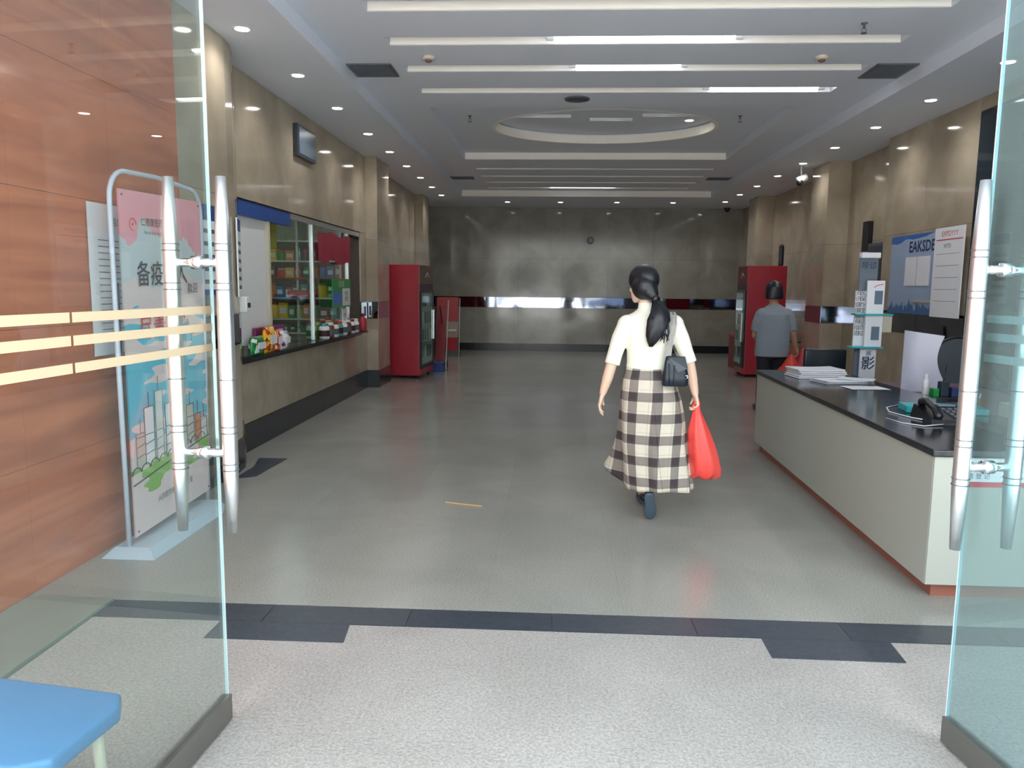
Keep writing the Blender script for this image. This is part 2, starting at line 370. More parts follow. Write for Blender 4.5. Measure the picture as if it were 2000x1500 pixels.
# right wall (side = +1 : faces -x)
WR = G()
WR.box(4.074, 4.3, 1.0, 9.78, -.1, SC).box(4.274, 4.5, 9.78, 11.5, -.1, SC).box(3.955, 4.5, 11.524, 12.18, -.1, SC).box(4.374, 4.6, 12.18, 18.4, -.1, SC).box(4.05, 4.4, 15.724, 16.38, -.1, SC)
wr = WR.out('wall_right', 'gap', loc=(4.3, 9, 0)); tag(wr, 'right wall of polished beige marble with piers and a dark mirror band', kind='structure')
clad(wr, (4.05, 7.79), (4.05, 9.8), 1); clad(wr, (4.05, 9.8), (4.25, 9.8), 1); clad(wr, (4.25, 9.8), (4.25, 11.5), 1)
clad(wr, (4.25, 11.5), (3.93, 11.5), 1); clad(wr, (3.93, 11.5), (3.93, 12.2), 1); clad(wr, (3.93, 12.2), (4.35, 12.2), 1); clad(wr, (4.35, 12.2), (4.35, 15.7), 1)
clad(wr, (4.35, 15.7), (4.03, 15.7), 1); clad(wr, (4.03, 15.7), (4.03, 16.4), 1); clad(wr, (4.03, 16.4), (4.35, 16.4), 1); clad(wr, (4.35, 16.4), (4.35, 18.2), 1)
panels(wr, (4.05, 1.0), (4.05, 7.79), 1, 3.2, SC, 'marble', 1.2); panels(wr, (4.05, 1.0), (4.05, 7.79), 1, 0, .3, 'black', 1.2, 'base_panel')
# dark tinted partition
w2 = B('window_2', 'rubber', None, 4.045, 4.073, 1.0, 7.785, .3, 3.2); tag(w2, 'dark tinted glass partition on the right', kind='structure')
for k in range(5):
    a = 7.75-1.35*k; B('pane', 'darkglass', w2, 4.028, 4.044, a-1.3, a, .34, 3.16)

# ------------------------------------------------------------------ ceiling
cl = G()
TX0, TX1, TY1 = -1.88, 3.16, 16.0
X0, X1, Y0, Y1 = -2.95, 4.55, 1.3, 18.4
cl.box(X0, TX0, Y0, Y1, SC, 3.45).box(TX1, X1, Y0, Y1, SC, 3.45).box(TX0, TX1, TY1, Y1, SC, 3.45)
slots = [2.55, 3.3, 4.08, 4.86, 5.64, 6.42, 7.2, 7.98]; back = [13.1, 13.95, 14.75, 15.55]; SWd = .2
def gapfill(holes):
    y = Y0; hs = sorted(holes)
    for (a, b, xa, xb) in hs:
        cl.box(TX0, TX1, y, a, 3.45, 3.55); cl.box(TX0, xa, a, b, 3.45, 3.55); cl.box(xb, TX1, a, b, 3.45, 3.55); y = b
    cl.box(TX0, TX1, y, TY1, 3.45, 3.55)
gapfill([(s-SWd/2, s+SWd/2, -1.36, 2.72) for s in slots]+[(8.7, 12.17, -1.38, 2.6)]+[(s-.07, s+.07, -1.3, 2.62) for s in back])
# layer above with the ellipse
ecx, ecy, ea, eb = .63, 10.33, 1.46, 1.1
cl.box(TX0, TX1, Y0, 8.7, 3.55, 3.67).box(TX0, TX1, 12.17, TY1, 3.55, 3.67)
cl.box(TX0, -1.38, 8.7, 12.17, 3.55, 3.67).box(2.6, TX1, 8.7, 12.17, 3.55, 3.67)
n = 96; inner = []; outer = []
for k in range(n):
    a = 2*PI*k/n; c, s = math.cos(a), math.sin(a); inner.append((ecx+ea*c, ecy+eb*s))
    dx = (2.6-ecx)/c if c > 1e-6 else ((-1.38-ecx)/c if c < -1e-6 else 1e9)
    dy = (12.17-ecy)/s if s > 1e-6 else ((8.7-ecy)/s if s < -1e-6 else 1e9)
    t = min(dx, dy); outer.append((ecx+t*c, ecy+t*s))
v = [(x, y, 3.55) for x, y in inner]+[(x, y, 3.55) for x, y in outer]+[(x, y, 3.68) for x, y in inner]
f = []
for k in range(n):
    j = (k+1) % n; f.append((k, j, n+j, n+k)); f.append((k, 2*n+k, 2*n+j, j))
cl.add(v, f)
for (x, y) in ((2.6, 12.17), (-1.38, 12.17), (-1.38, 8.7), (2.6, 8.7)):   # corner slivers of the ring
    k = min(range(n), key=lambda q: (outer[q][0]-x)**2+(outer[q][1]-y)**2)
    for q in (k-1, k+1):
        cl.add([(outer[k][0], outer[k][1], 3.5501), (outer[q % n][0], outer[q % n][1], 3.5501), (x, y, 3.5501)], [(0, 1, 2)])
cl.box(X0, X1, Y0, Y1, 3.68, 3.76)
ceil = cl.out('ceiling', 'ceil', loc=(.6, 8, SC)); tag(ceil, 'white plaster ceiling with a long tray, cross slots and an oval recess', kind='structure')
# pale rim of the oval recess, in segments of one moulding
rim = G()
for k in range(n):
    a0, a1 = 2*PI*k/n, 2*PI*(k+1)/n; q = []
    for a in (a0, a1):
        for (r, z) in ((0, 3.548), (.05, 3.548), (.05, 3.66), (0, 3.66)):
            q.append((ecx+(ea-r)*math.cos(a), ecy+(eb-r)*math.sin(a), z))
    rim.add(q, [(0, 4, 5, 1), (1, 5, 6, 2), (2, 6, 7, 3), (3, 7, 4, 0)])
rim.out('oval_moulding', 'slot', ceil, smooth=False)
for s in slots: B('daylit_face', 'slot', ceil, -1.355, 2.715, s+SWd/2-.012, s+SWd/2-.001, 3.452, 3.549)  # thin paler strips paint the daylight on faces toward the entrance
for s in back: B('daylit_face', 'slot', ceil, -1.295, 2.615, s+.07-.012, s+.069, 3.452, 3.549)
B('daylit_face', 'slot', ceil, -1.378, 2.598, 12.15, 12.169, 3.452, 3.549)
B('daylit_face', 'slot', ceil, TX0+.01, TX1-.01, TY1-.02, TY1-.002, 3.335, 3.449)
# lit tubes inside the slots
def tubelamp(x0, x1, y, label, z=3.5, r=.022):
    t = empty('tube_light', ((x0+x1)/2, y, z), label, 'ceiling light')
    G().tube([(x0, y, z), (x1, y, z)], r, 12).out('tube', 'tube', t, smooth=True)
    for x in (x0, x1): G().tube([(x-.03, y, z), (x+.03, y, z)], r*1.3, 12).out('end_cap', 'offwhite', t)
tubelamp(-.05, 1.45, 6.49, 'lit fluorescent tube glowing in the second visible ceiling slot')
tubelamp(.15, 1.15, 7.27, 'shorter glowing tube in the third visible ceiling slot')
tubelamp(1.5, 2.62, 8.05, 'bright tube at the right end of the fourth ceiling slot', r=.026)
tubelamp(-.1, 1.2, 15.58, 'thin glowing tube in the farthest ceiling slot', r=.018)
for i, (x0, x1, y) in enumerate(((-.55, .2, 10.15), (.45, 1.0, 10.35), (1.1, 1.75, 10.1))):  # modelled bars stand in for dim reflections of the fluorescent tubes
    t = empty('tube_reflection', ((x0+x1)/2, y, 3.66), ('pale bar imitating a tube reflection at the left of the oval ceiling recess', 'pale bar imitating a tube reflection in the middle of the oval ceiling recess', 'pale bar imitating a tube reflection at the right of the oval ceiling recess')[i], 'ceiling light')
    G().tube([(x0, y, 3.655), (x1, y, 3.655)], .012, 10).out('tube', 'white', t, smooth=True); B('bar_back', 'offwhite', t, x0, x1, y-.02, y+.02, 3.664, 3.68)

# downlights
def downlight(x, y, z, label, grp, on=True):
    t = empty('downlight', (x, y, z), label, 'ceiling light', grp)
    G().rings([[Vector((x+r*math.cos(2*PI*k/20), y+r*math.sin(2*PI*k/20), zz)) for k in range(20)] for r, zz in ((.052, z-.001), (.066, z-.006), (.072, z-.001))], False).out('trim_ring', 'offwhite', t, smooth=True)
    G().disc((x, y, z-.0035), .05, .003, 20).out('lens', 'lamp', t)
    l = bpy.data.lights.new('downlight_beam', 'SPOT'); l.energy = 13; l.spot_size = math.radians(150); l.spot_blend = 1; l.shadow_soft_size = .05; l.color = (1, .98, .95)
    lo = bpy.data.objects.new('beam', l); COL.objects.link(lo); lo.parent = t; lo.location = (0, 0, -.02)
ORD = ['first', 'second', 'third', 'fourth', 'fifth', 'sixth', 'seventh', 'eighth', 'ninth', 'tenth', 'eleventh']
ly = [5.72, 6.95, 8.2, 9.55, 10.8, 12.05, 13.3, 14.55, 15.8]
for i, yy in enumerate(ly): downlight(-2.27, yy, SC, '%s visible recessed downlight from the entrance in the left ceiling border' % ORD[i], 'downlights along the left border')
for i in range(9): downlight(3.62, 6.63+1.27*i, SC, '%s visible recessed downlight from the entrance in the right ceiling border' % ORD[i], 'downlights along the right border')
for i, x in enumerate((-1.0, .15, 1.36, 2.56)): downlight(x, 17.0, SC, '%s recessed downlight from the left in the border before the far wall' % ORD[i], 'downlights before the far wall')
downlight(1.75, 10.48, 3.68, 'single lit downlight at the right inside the oval recess', 'downlight in the oval recess')

# vents
def vent(x0, x1, y0, y1, label):
    z = 3.45; t = empty('ceiling_vent', ((x0+x1)/2, (y0+y1)/2, z), label, 'vent')
    B('backing', 'vback', t, x0+.02, x1-.02, y0+.02, y1-.02, z-.004, z-.001)
    g = G().box(x0, x1, y0, y0+.03, z-.014, z-.001).box(x0, x1, y1-.03, y1, z-.014, z-.001).box(x0, x0+.03, y0+.03, y1-.03, z-.014, z-.001).box(x1-.03, x1, y0+.03, y1-.03, z-.014, z-.001)
    g.out('frame', 'vent', t); nn = 9
    for k in range(nn):
        yy = y0+.05+(y1-y0-.1)*k/(nn-1)
        G().add([(x0+.03, yy-.014, z-.004), (x1-.03, yy-.014, z-.004), (x1-.03, yy+.014, z-.016), (x0+.03, yy+.014, z-.016), (x0+.03, yy-.012, z-.002), (x1-.03, yy-.012, z-.002), (x1-.03, yy+.016, z-.014), (x0+.03, yy+.016, z-.014)],
                [(0, 3, 2, 1), (4, 5, 6, 7), (0, 1, 5, 4), (1, 2, 6, 5), (2, 3, 7, 6), (3, 0, 4, 7)]).out('slat', 'vent', t)
vent(-1.86, -1.46, 7.02, 7.42, 'dark grey air vent at the left edge of the ceiling tray near the entrance')
vent(2.78, 3.13, 7.08, 7.53, 'dark grey air vent at the right edge of the ceiling tray near the entrance')
vent(-1.86, -1.45, 14.0, 14.3, 'far dark air vent at the left edge of the ceiling tray')
vent(2.72, 3.12, 14.0, 14.3, 'far dark air vent at the right edge of the ceiling tray')
for x, y, l in ((-1.09, 6.83, 'small round smoke detector left of the ceiling slots'), (2.23, 6.87, 'small round smoke detector right of the ceiling slots')):
    t = empty('smoke_detector', (x, y, 3.45), l, 'detector')
    G().lathe((x, y, 3.45), [(.055, -.001), (.055, -.02), (.035, -.03)]).out('base', 'smoke', t, smooth=True)
    G().lathe((x, y, 3.42), [(.03, 0), (.028, -.012), (.012, -.02)]).out('sensor', 'tan', t, smooth=True)
t = empty('ceiling_speaker', (.225, 8.32, 3.45), 'round dark grey speaker between the last front slot and the oval recess', 'speaker')
G().lathe((.225, 8.32, 3.45), [(.13, -.001), (.13, -.012), (.115, -.014)], 28).out('ring', 'vent', t, smooth=True)
G().lathe((.225, 8.32, 3.437), [(.113, .004), (.11, -.002), (.02, -.008)], 28).out('grille', 'darkgrey', t, smooth=True)
for x, y, z, l in ((2.256, 6.05, 3.45, 'sprinkler head nearest the entrance at the right of the ceiling'), (-1.03, 9.58, 3.55, 'sprinkler head left of the oval recess'), (2.2, 9.6, 3.55, 'sprinkler head right of the oval recess')):
    t = empty('sprinkler', (x, y, z), l, 'sprinkler')
    G().lathe((x, y, z), [(.025, -.001), (.022, -.008), (.009, -.01), (.009, -.04)], 12).out('body', 'vent', t, smooth=True)
    G().tube([(x-.012, y, z-.04), (x-.016, y, z-.055), (x, y, z-.07)], .003, 8).tube([(x+.012, y, z-.04), (x+.016, y, z-.055), (x, y, z-.07)], .003, 8).out('frame', 'vent', t)
    G().disc((x, y, z-.074), .022, .003, 12).out('deflector', 'vent', t)
# dome cameras
t = empty('security_camera', (3.68, 11.98, SC), 'white security camera hanging on a rod from the right ceiling border', 'camera')
G().tube([(3.68, 11.98, 3.329), (3.69, 11.98, 3.17)], .01, 10).out('rod', 'offwhite', t, smooth=True)
G().tube([(3.62, 11.95, 3.12), (3.76, 11.98, 3.17)], [.045, .055], 14).out('housing', 'offwhite', t, smooth=True)
G().ball((3.66, 11.95, 3.09), .05, 12).out('dome', 'rubber', t, smooth=True)
t = empty('dome_camera', (3.93, 18.0, SC), 'dark dome camera in the far right ceiling corner', 'camera')
G().lathe((3.93, 18.0, SC), [(.08, -.001), (.08, -.02)], 18).out('base', 'vent', t); G().ball((3.93, 18.0, SC-.04), .06, 12).out('dome', 'rubber', t, smooth=True)
t = empty('wall_clock', (.866, 18.19, 2.5), 'small round dark clock high on the far wall', 'clock')
def ydisc(c, r, y0, y1, nm, m, par, n=24): G().rings([[Vector((c[0]+r*math.cos(2*PI*k/n), y, c[2]+r*math.sin(2*PI*k/n))) for k in range(n)] for y in (y0, y1)]).out(nm, m, par)
ydisc((.866, 0, 2.587), .085, 18.15, 18.199, 'rim', 'rubber', t); ydisc((.866, 0, 2.587), .06, 18.145, 18.15, 'face', 'vent', t)
G().box(.864, .868, 18.141, 18.144, 2.587, 2.63).box(.866, .9, 18.141, 18.144, 2.585, 2.589).out('hands', 'white', t)

# ------------------------------------------------------------------ glass doors
def glassdoor(name, xe, ye, xh, yh, label, gm, sm, zs):
    d = empty(name, (xe, ye, 0), label, None, None, 'structure')
    a = Vector((xe, ye, 0)); b = Vector((xh, yh, 0)); dr = (b-a).normalized(); nr = Vector((-dr.y, dr.x, 0))
    def slab(nm, m, s0, s1, z0, z1, th, off=0, **k):
        p = [a+dr*s0+nr*(off-th), a+dr*s1+nr*(off-th), a+dr*s1+nr*(off+th), a+dr*s0+nr*(off+th)]
        return G().prism([(q.x, q.y) for q in p], z0, z1).out(nm, m, d, **k)
    Ln = (b-a).length
    slab('glass_pane', gm, .004, Ln, .1, 2.72, .005)
    slab('polished_edge', 'edge', -.001, .0035, .1, 2.72, .005)
    slab('bottom_rail', 'rail', 0, Ln, .012, .1, .016)
    slab('top_rail', 'rail', 0, Ln, 2.72, 2.8, .016)
    for z in zs:
        for s0, s1 in ((.02, .68), (.69, Ln)): slab('film_stripe', sm, s0, s1, z-.012, z+.012, .0004, off=.0062*(1 if nr.x < 0 else -1)*-1)
    # handles: a barrel bar on each side joined through the glass
    hd = []
    for sd in (-1, 1):
        c = a+dr*.085+nr*sd*.085; h = G()
        h.tube([(c.x, c.y, .705), (c.x, c.y, .90), (c.x, c.y, 1.27), (c.x, c.y, 1.62), (c.x, c.y, 1.825)], [.0155, .024, .0255, .024, .0155], 20)
        hb = h.out('handle', 'steel', d, smooth=True)
        for z in (1.48, 1.50, 1.60, 1.62, .93, .91, 1.03, 1.05, 1.2):
            G().disc((c.x, c.y, z), .0262, .003, 20).out('groove_ring', 'vent', hb)
    for z in (1.565, .965):
        p0 = a+dr*.085-nr*.085; p1 = a+dr*.085+nr*.085
        G().tube([(p0.x, p0.y, z), (p1.x, p1.y, z)], .0135, 14).out('handle_post', 'chrome', d, smooth=True)
        q0 = a+dr*.085-nr*.016; q1 = a+dr*.085+nr*.016
        G().tube([(q0.x, q0.y, z), (q1.x, q1.y, z)], .021, 16).out('post_collar', 'chrome', d, smooth=True)
    return d
glassdoor('door_1', -1.095, 2.44, -1.16, 1.35, 'open left glass entrance door with steel bar handles and sand coloured stripes', M['glass'], M['stripe'], (1.418, 1.363, 1.298))
glassdoor('door_2', 1.335, 2.47, 1.50, 1.35, 'open right glass entrance door with steel bar handles', M['glassR'], M['stripeW'], (1.418, 1.363, 1.298))

# ------------------------------------------------------------------ shop window on the left
w1 = G().box(-2.76, -2.715, 6.625, 10.9, .80, .86).out('window_1', 'black', loc=(-2.74, 8.7, .8)); tag(w1, 'long shop window in the left marble wall with a black sill', kind='structure')
B('window_sill', 'black', w1, -3.2, -2.62, 6.64, 10.88, .835, .862)
B('valance', 'bluev', w1, -2.76, -2.73, 6.66, 8.0, 2.10, 2.235)
B('head_rail', 'steel', w1, -2.77, -2.73, 8.0, 10.88, 2.18, 2.235)
for y in (7.40, 8.78, 10.3): B('mullion', 'cream' if y < 8 else 'steel', w1, -2.775, -2.735, y-.022, y+.022, .865, 2.18)
B('roller_blind', 'offwhite', w1, -2.79, -2.765, 6.66, 7.36, .95, 2.14)
for a, b in ((7.43, 8.755), (8.805, 10.27)): B('pane', 'pane', w1, -2.76, -2.754, a, b, .87, 2.175)
text('KA-AOUK', .09, 'inkgr', w1, (-2.752, 8.3, 1.02), (0, 1, 0), (0, 0, 1))
ws = G().box(-5.3, -2.99, 6.4, 6.5, 0, 2.7).box(-5.3, -2.99, 11.25, 11.35, 0, 2.7).box(-5.4, -5.3, 6.4, 11.35, 0, 2.7).box(-5.3, -2.99, 6.5, 11.25, 2.6, 2.7).box(-5.3, -2.99, 6.5, 11.25, -.1, 0)
wso = ws.out('wall_shop', 'cream'); tag(wso, 'walls of the small shop behind the window', kind='structure')
for i, (x, y0, y1) in enumerate(((-3.35, 7.2, 8.4), (-3.5, 9.0, 10.2))):
    t = empty('strip_light', (x, (y0+y1)/2, 2.5), 'white strip light on the shop ceiling, %s one' % ('nearer', 'farther')[i], 'ceiling light')
    B('housing', 'offwhite', t, x-.05, x+.05, y0, y1, 2.55, 2.6); G().tube([(x, y0+.03, 2.525), (x, y1-.03, 2.525)], .02, 10).out('tube', 'shoplamp', t, smooth=True)
# shelving at the end wall
shelf = empty('shop_shelf', (-3.6, 11.0, 0), 'pale shelving unit at the far end of the shop seen through the window', 'shelf')
for x in (-4.42, -3.62, -2.80-.2): B('upright', 'offwhite', shelf, x-.015, x+.015, 10.85, 11.22, 0, 2.4)
SHZ = [.3, .82, 1.02, 1.32, 1.60, 1.84, 2.12]
for z in SHZ: B('shelf_board', 'red' if z == 1.60 else 'offwhite', shelf, -4.42, -3.0, 10.83, 11.22, z-.02, z)
cols = [('red', 'gR'), ('green', 'gG'), ('yellow', 'gY'), ('white', 'gW'), ('orange', 'gO'), ('blue', 'gB'), ('brown', 'gN'), ('teal', 'gT'), ('lime', 'gL')]
RN = ['lowest', 'second lowest', 'third', 'fourth', 'fifth', 'sixth', 'top']
def pack(x, y, z, wx, wy, h, kind, m, label, grp):
    if kind == 'box':
        o = G().box(x-wx/2, x+wx/2, y-wy/2, y+wy/2, z, z+h, bev=.006).out('snack_box', m, None); lab = G().box(x-wx*.35, x+wx*.35, y-wy/2-.001, y-wy/2, z+h*.3, z+h*.7).out('label_patch', 'gW' if m != 'gW' else 'gR', o)
        return tag(o, label, 'box', grp)
    if kind == 'jar':
        o = G().lathe((x, y, z), [(wx*.4, 0), (wx*.5, .01), (wx*.5, h*.75), (wx*.36, h*.85)], 14).out('snack_jar', m, None, smooth=True)
        G().lathe((x, y, z+h*.85), [(wx*.4, 0), (wx*.4, h*.14)], 14).out('lid', 'gR' if m != 'gR' else 'gW', o)
        return tag(o, label, 'jar', grp)
    # pouch
    g = G(); rs = []
    for k in range(7):
        t_ = k/6; tk = wy*.5*math.sin(PI*min(max(t_, .04), .96))**.6; ww = wx/2*(1-.06*math.sin(PI*t_))
        rs.append([Vector((x+ww*math.cos(a), y+tk*math.sin(a), z+h*t_)) for a in [2*PI*q/12 for q in range(12)]])
    o = g.rings(rs).out('snack_bag', m, None, smooth=True); G().box(x-wx*.3, x+wx*.3, y-wy*.5-.002, y-wy*.45, z+h*.35, z+h*.65).out('label_patch', 'gW' if m != 'gW' else 'gG', o)
    return tag(o, label, 'snack bag', grp)
for r, z in enumerate(SHZ[1:-1]):
    h0 = (SHZ[r+2]-z)-.05; x = -4.3; last = set()
    while x < -3.08:
        wd = random.uniform(.08, .14)
        cn, cm, kind = random.choice([(c[0], c[1], q) for c in cols for q in (('box', 'bag', 'jar') if h0 > .13 else ('box', 'bag')) if (c[0], q) not in last]); last.add((cn, kind))
        hh = h0*random.uniform(.6, .95)
        pack(x+wd/2, 10.95, z, wd, .12, hh, kind, cm, '%s %s on the %s shelf inside the shop window' % (cn, {'box': 'snack box', 'bag': 'snack bag', 'jar': 'lidded jar'}[kind], RN[r+1]), '%s %ss on shop shelf %s' % (cn, kind, RN[r+1]))
        x += wd+.012
# second shelf rack on the inner long wall, packed goods
rack = empty('goods_rack', (-4.0, 9.2, 0), 'dark goods rack inside the shop behind the left pane', 'shelf')
for y in (8.9, 9.9): B('upright', 'darkgrey', rack, -4.35, -4.05, y-.01, y+.01, 0, 2.0)
for z in (.9, 1.25, 1.6, 1.95): B('shelf_board', 'darkgrey', rack, -4.35, -4.05, 8.9, 9.9, z-.02, z)
for r, z in enumerate((.9, 1.25, 1.6)):
    for k in range(6):
        cn, cm = cols[(k*2+r*3) % 9]; pack(-4.2, 8.99+k*.16, z, .12, .12, .16+.04*((k+r) % 3), ['box', 'jar', 'bag'][(k+r) % 3], cm, '%s %s on the %s board of the dark goods rack' % (cn, ['snack box', 'lidded jar', 'snack bag'][(k+r) % 3], ['lower', 'middle', 'upper'][r]), 'goods on the dark rack, %s %s' % (cn, ['lower', 'middle', 'upper'][r]))
# items on the sill
def sillbag(y, wy, h, m, label, dx=0, kind='bag'):
    g = G(); x = -2.665+dx; rs = []
    for k in range(9):
        t_ = k/8; tk = .05*math.sin(PI*min(max(t_, .05), .95))**.5; ww = wy/2*(1-.1*t_*t_)
        rs.append([Vector((x+tk*math.cos(a)+.006*noise.noise((k, a*2, y*9)), y+ww*math.sin(a), .862+h*t_+.012*noise.noise((a*2, k, y)))) for a in [2*PI*q/20 for q in range(20)]])
    o = g.rings(rs).out('snack_bag', m, None, smooth=True); tag(o, label, 'snack bag')
    B('label_patch', 'gW' if m != 'gW' else 'gP', o, x+.048, x+.052, y-wy*.3, y+wy*.3, .862+h*.35, .862+h*.7)
    return o
sillbag(6.82, .32, .17, 'bagG', 'dark green snack bag at the near end of the shop sill')
sillbag(7.12, .28, .24, 'bagY', 'yellow and brown snack bag on the sill beside the green bag')
sillbag(7.30, .18, .20, 'bagO', 'orange snack bag on the sill behind the yellow one', -.0)
sillbag(7.52, .2, .18, 'bagW', 'white snack packet with a purple patch on the sill')
bx = B('snack_box', 'gP', None, -2.752, -2.722, 6.95, 7.72, .863, 1.10, bev=.006); tag(bx, 'long purple carton lying behind the bags on the sill', 'box'); B('label_patch', 'gW', bx, -2.7215, -2.7205, 7.5, 7.66, .98, 1.06)
jc = ['gW', 'gN', 'gW', 'gT', 'gW', 'gN', 'gR', 'gW']
for k in range(8):
    y = 8.95+k*.2; g = G().lathe((-2.68, y, .862), [(.05, 0), (.062, .01), (.062, .14), (.045, .16)], 16); o = g.out('snack_jar', jc[k] if k % 2 else 'offwhite', None, smooth=True)
    tag(o, 'small jar on the shop sill, %s of eight from the near end' % ORD[k], 'jar', 'jars in a row on the shop sill')
    G().lathe((-2.68, y, 1.022), [(.05, 0), (.05, .03)], 16).out('lid', jc[(k+3) % 8], o); G().tube([(-2.68, y, .9), (-2.68, y, .97)], .0632, 16).out('label_band', 'ink' if k % 3 == 0 else 'inkg', o)
for k in range(5):
    y = 9.0+k*.24; pack(-2.86, y, .862, .10, .1, .2+.03*(k % 2), 'jar', ['gG', 'gL', 'gG', 'gY', 'gG'][k], 'tall %s jar behind the sill jars, %s from the near end' % (['green', 'lime', 'green', 'yellow', 'green'][k], ORD[k]), 'tall jars behind the pane')
rc = G()
for k in range(8):   # cloth with shallow folds
    pass
nu, nvv = 24, 6; vv = []; ff = []
for side_ in (0, 1):
    for j in range(nvv+1):
        for i in range(nu+1):
            yy = 8.87+(10.28-8.87)*i/nu; vv.append((-2.705+.012*math.sin(i*1.3)*(j/nvv)-side_*.004, yy, 2.12-.34*j/nvv-.02*math.sin(i*.5)))
W_ = nu+1; off_ = (nvv+1)*W_
for j in range(nvv):
    for i in range(nu):
        a = j*W_+i; ff.append((a, a+1, a+W_+1, a+W_)); ff.append((off_+a, off_+a+W_, off_+a+W_+1, off_+a+1))
o = link('hanging_cloth', vv, ff, 'maroon', None, smooth=True); tag(o, 'dark red cloth banner hung across the right window pane', 'banner')
nb = empty('poster_board', (-2.66, 9.75, 1.2), 'green and white price poster at the right end of the shop window', 'poster')
B('sheet', 'gG', nb, -2.68, -2.672, 9.3, 10.15, 1.22, 1.58); B('picture', 'gB', nb, -2.6715, -2.670, 9.32, 9.7, 1.26, 1.42); B('picture', 'gW', nb, -2.6715, -2.670, 9.74, 10.1, 1.24, 1.46)
text('价目表', .09, 'gW', nb, (-2.6705, 9.7, 1.48), (0, 1, 0), (0, 0, 1)); text('本店\n优惠', .07, 'inkb', nb, (-2.6695, 9.92, 1.37), (0, 1, 0), (0, 0, 1))
nb2 = B('price_card', 'white', None, -2.69, -2.684, 9.78, 10.0, .94, 1.2); tag(nb2, 'white price card under the green poster', 'card'); text('特价\n5元', .07, 'ink', nb2, (-2.6835, 9.89, 1.09), (0, 1, 0), (0, 0, 1))
ys_ = B('yellow_flyer', 'gY', None, -2.80, -2.79, 7.45, 7.75, 1.86, 2.14); tag(ys_, 'yellow flyer hanging at the top of the left pane', 'flyer'); text('营业中', .06, 'gR', ys_, (-2.789, 7.6, 2.0), (0, 1, 0), (0, 0, 1))
# red sign in shop
rs_ = B('shop_sign', 'gR', None, -3.75, -3.42, 10.80, 10.82, 1.33, 1.42); tag(rs_, 'small red sign on the shelf inside the shop', 'sign'); text('OUTWEI', .06, 'gW', rs_, (-3.585, 10.799, 1.355), (1, 0, 0), (0, 0, 1))
# small panels on the wall by the far pier
t = empty('switch_panel', (-2.70, 11.05, 1.05), 'small silver framed plate beside the far end of the shop window', 'plate')
B('plate', 'steel', t, -2.716, -2.70, 10.93, 11.15, 1.03, 1.25); B('marking', 'inkg', t, -2.699, -2.698, 10.98, 11.1, 1.06, 1.2)
# small fire extinguisher box
t = empty('fire_extinguisher', (-2.66, 10.75, .86), 'small red extinguisher standing at the far end of the sill', 'extinguisher')
G().lathe((-2.66, 10.74, .862), [(.045, 0), (.05, .01), (.05, .17), (.025, .2), (.018, .22)], 16).out('body', 'red', t, smooth=True); B('valve', 'rubber', t, -2.68, -2.64, 10.71, 10.77, 1.08, 1.11)
# monitor/clock box high on the wall
t = empty('wall_display', (-2.66, 8.5, 2.8), 'blue grey display box high on the left wall above the shop window', 'display')
B('case', 'darkgrey', t, -2.72, -2.665, 8.12, 8.72, 2.84, 3.17, bev=.008); B('screen', 'screen', t, -2.6645, -2.661, 8.15, 8.69, 2.87, 3.14); 

# blue notice frames on the pier
for nm, y0, y1, l in (('wall_notice', 5.36, 5.62, 'narrow blue notice frame on the beige pier, seen through the left door'),):
    t = empty(nm, (-2.47, y0, 1.4), l, 'notice'); B('frame', 'bluev', t, -2.488, -2.470, y0, y1, 1.42, 2.06); B('sheet', 'white', t, -2.4695, -2.469, y0+.02, y1-.02, 1.46, 1.95)
    for k in range(5): B('printed_line', 'inkg', t, -2.4688, -2.4685, y0+.04, y1-.04, 1.5+.09*k, 1.53+.09*k)
t = empty('notice_board', (-2.5, 6.1, 1.4), 'blue headed notice board at the rounded corner of the beige pier', 'notice')
nrm = Vector((.95, .3, 0)).normalized(); dd = Vector((-nrm.y, nrm.x, 0))
def slant(nm, m, s0, s1, z0, z1, th, off):
    a = Vector((-2.505, 6.02, 0)); p = [a+dd*s0+nrm*off, a+dd*s1+nrm*off, a+dd*s1+nrm*(off+th), a+dd*s0+nrm*(off+th)]
    return G().prism([(q.x, q.y) for q in p][::-1], z0, z1).out(nm, m, t)
slant('board', 'offwhite', 0, .26, 1.40, 2.02, .012, .012); slant('header', 'bluev', .005, .255, 1.92, 2.015, .001, .024)
for k in range(6): slant('printed_line', 'inkg', .02, .24, 1.46+.07*k, 1.49+.07*k, .0008, .024)
o = empty('hand_sanitizer', (-2.5, 6.2, 1.27), 'small white dispenser mounted below the notice board', 'dispenser')
B('body', 'offwhite', o, -2.54, -2.475, 6.15, 6.21, 1.27, 1.4, bev=.01); B('nozzle', 'rubber', o, -2.475, -2.46, 6.165, 6.195, 1.31, 1.35, bev=.003)

# ------------------------------------------------------------------ notice sheet and banner stand
t = empty('wall_notice', (-2.488, 4.35, 1.1), 'white printed notice taped to the orange stone wall behind the banner', 'notice')
v = []; f = []
for i in range(9):
    for j in range(13):
        v.append((-2.479+.005*noise.noise((i*.6, j*.5, 3)), 4.04+.66*i/8+.004*noise.noise((j, i, 1)), 1.10+.83*j/12))
for i in range(8):
    for j in range(12): f.append((i*13+j, i*13+j+1, (i+1)*13+j+1, (i+1)*13+j))
link('sheet', v, [q[::-1] for q in f], 'white', t, smooth=True)
for k in range(15): B('printed_line', 'inkg', t, -2.4735, -2.4731, 4.12, 4.50+.08*((k*7) % 3), 1.24+.035*k, 1.245+.035*k)
text('温馨提示', .05, 'inkg', t, (-2.473, 4.36, 1.82), (0, 1, 0), (0, 0, 1))

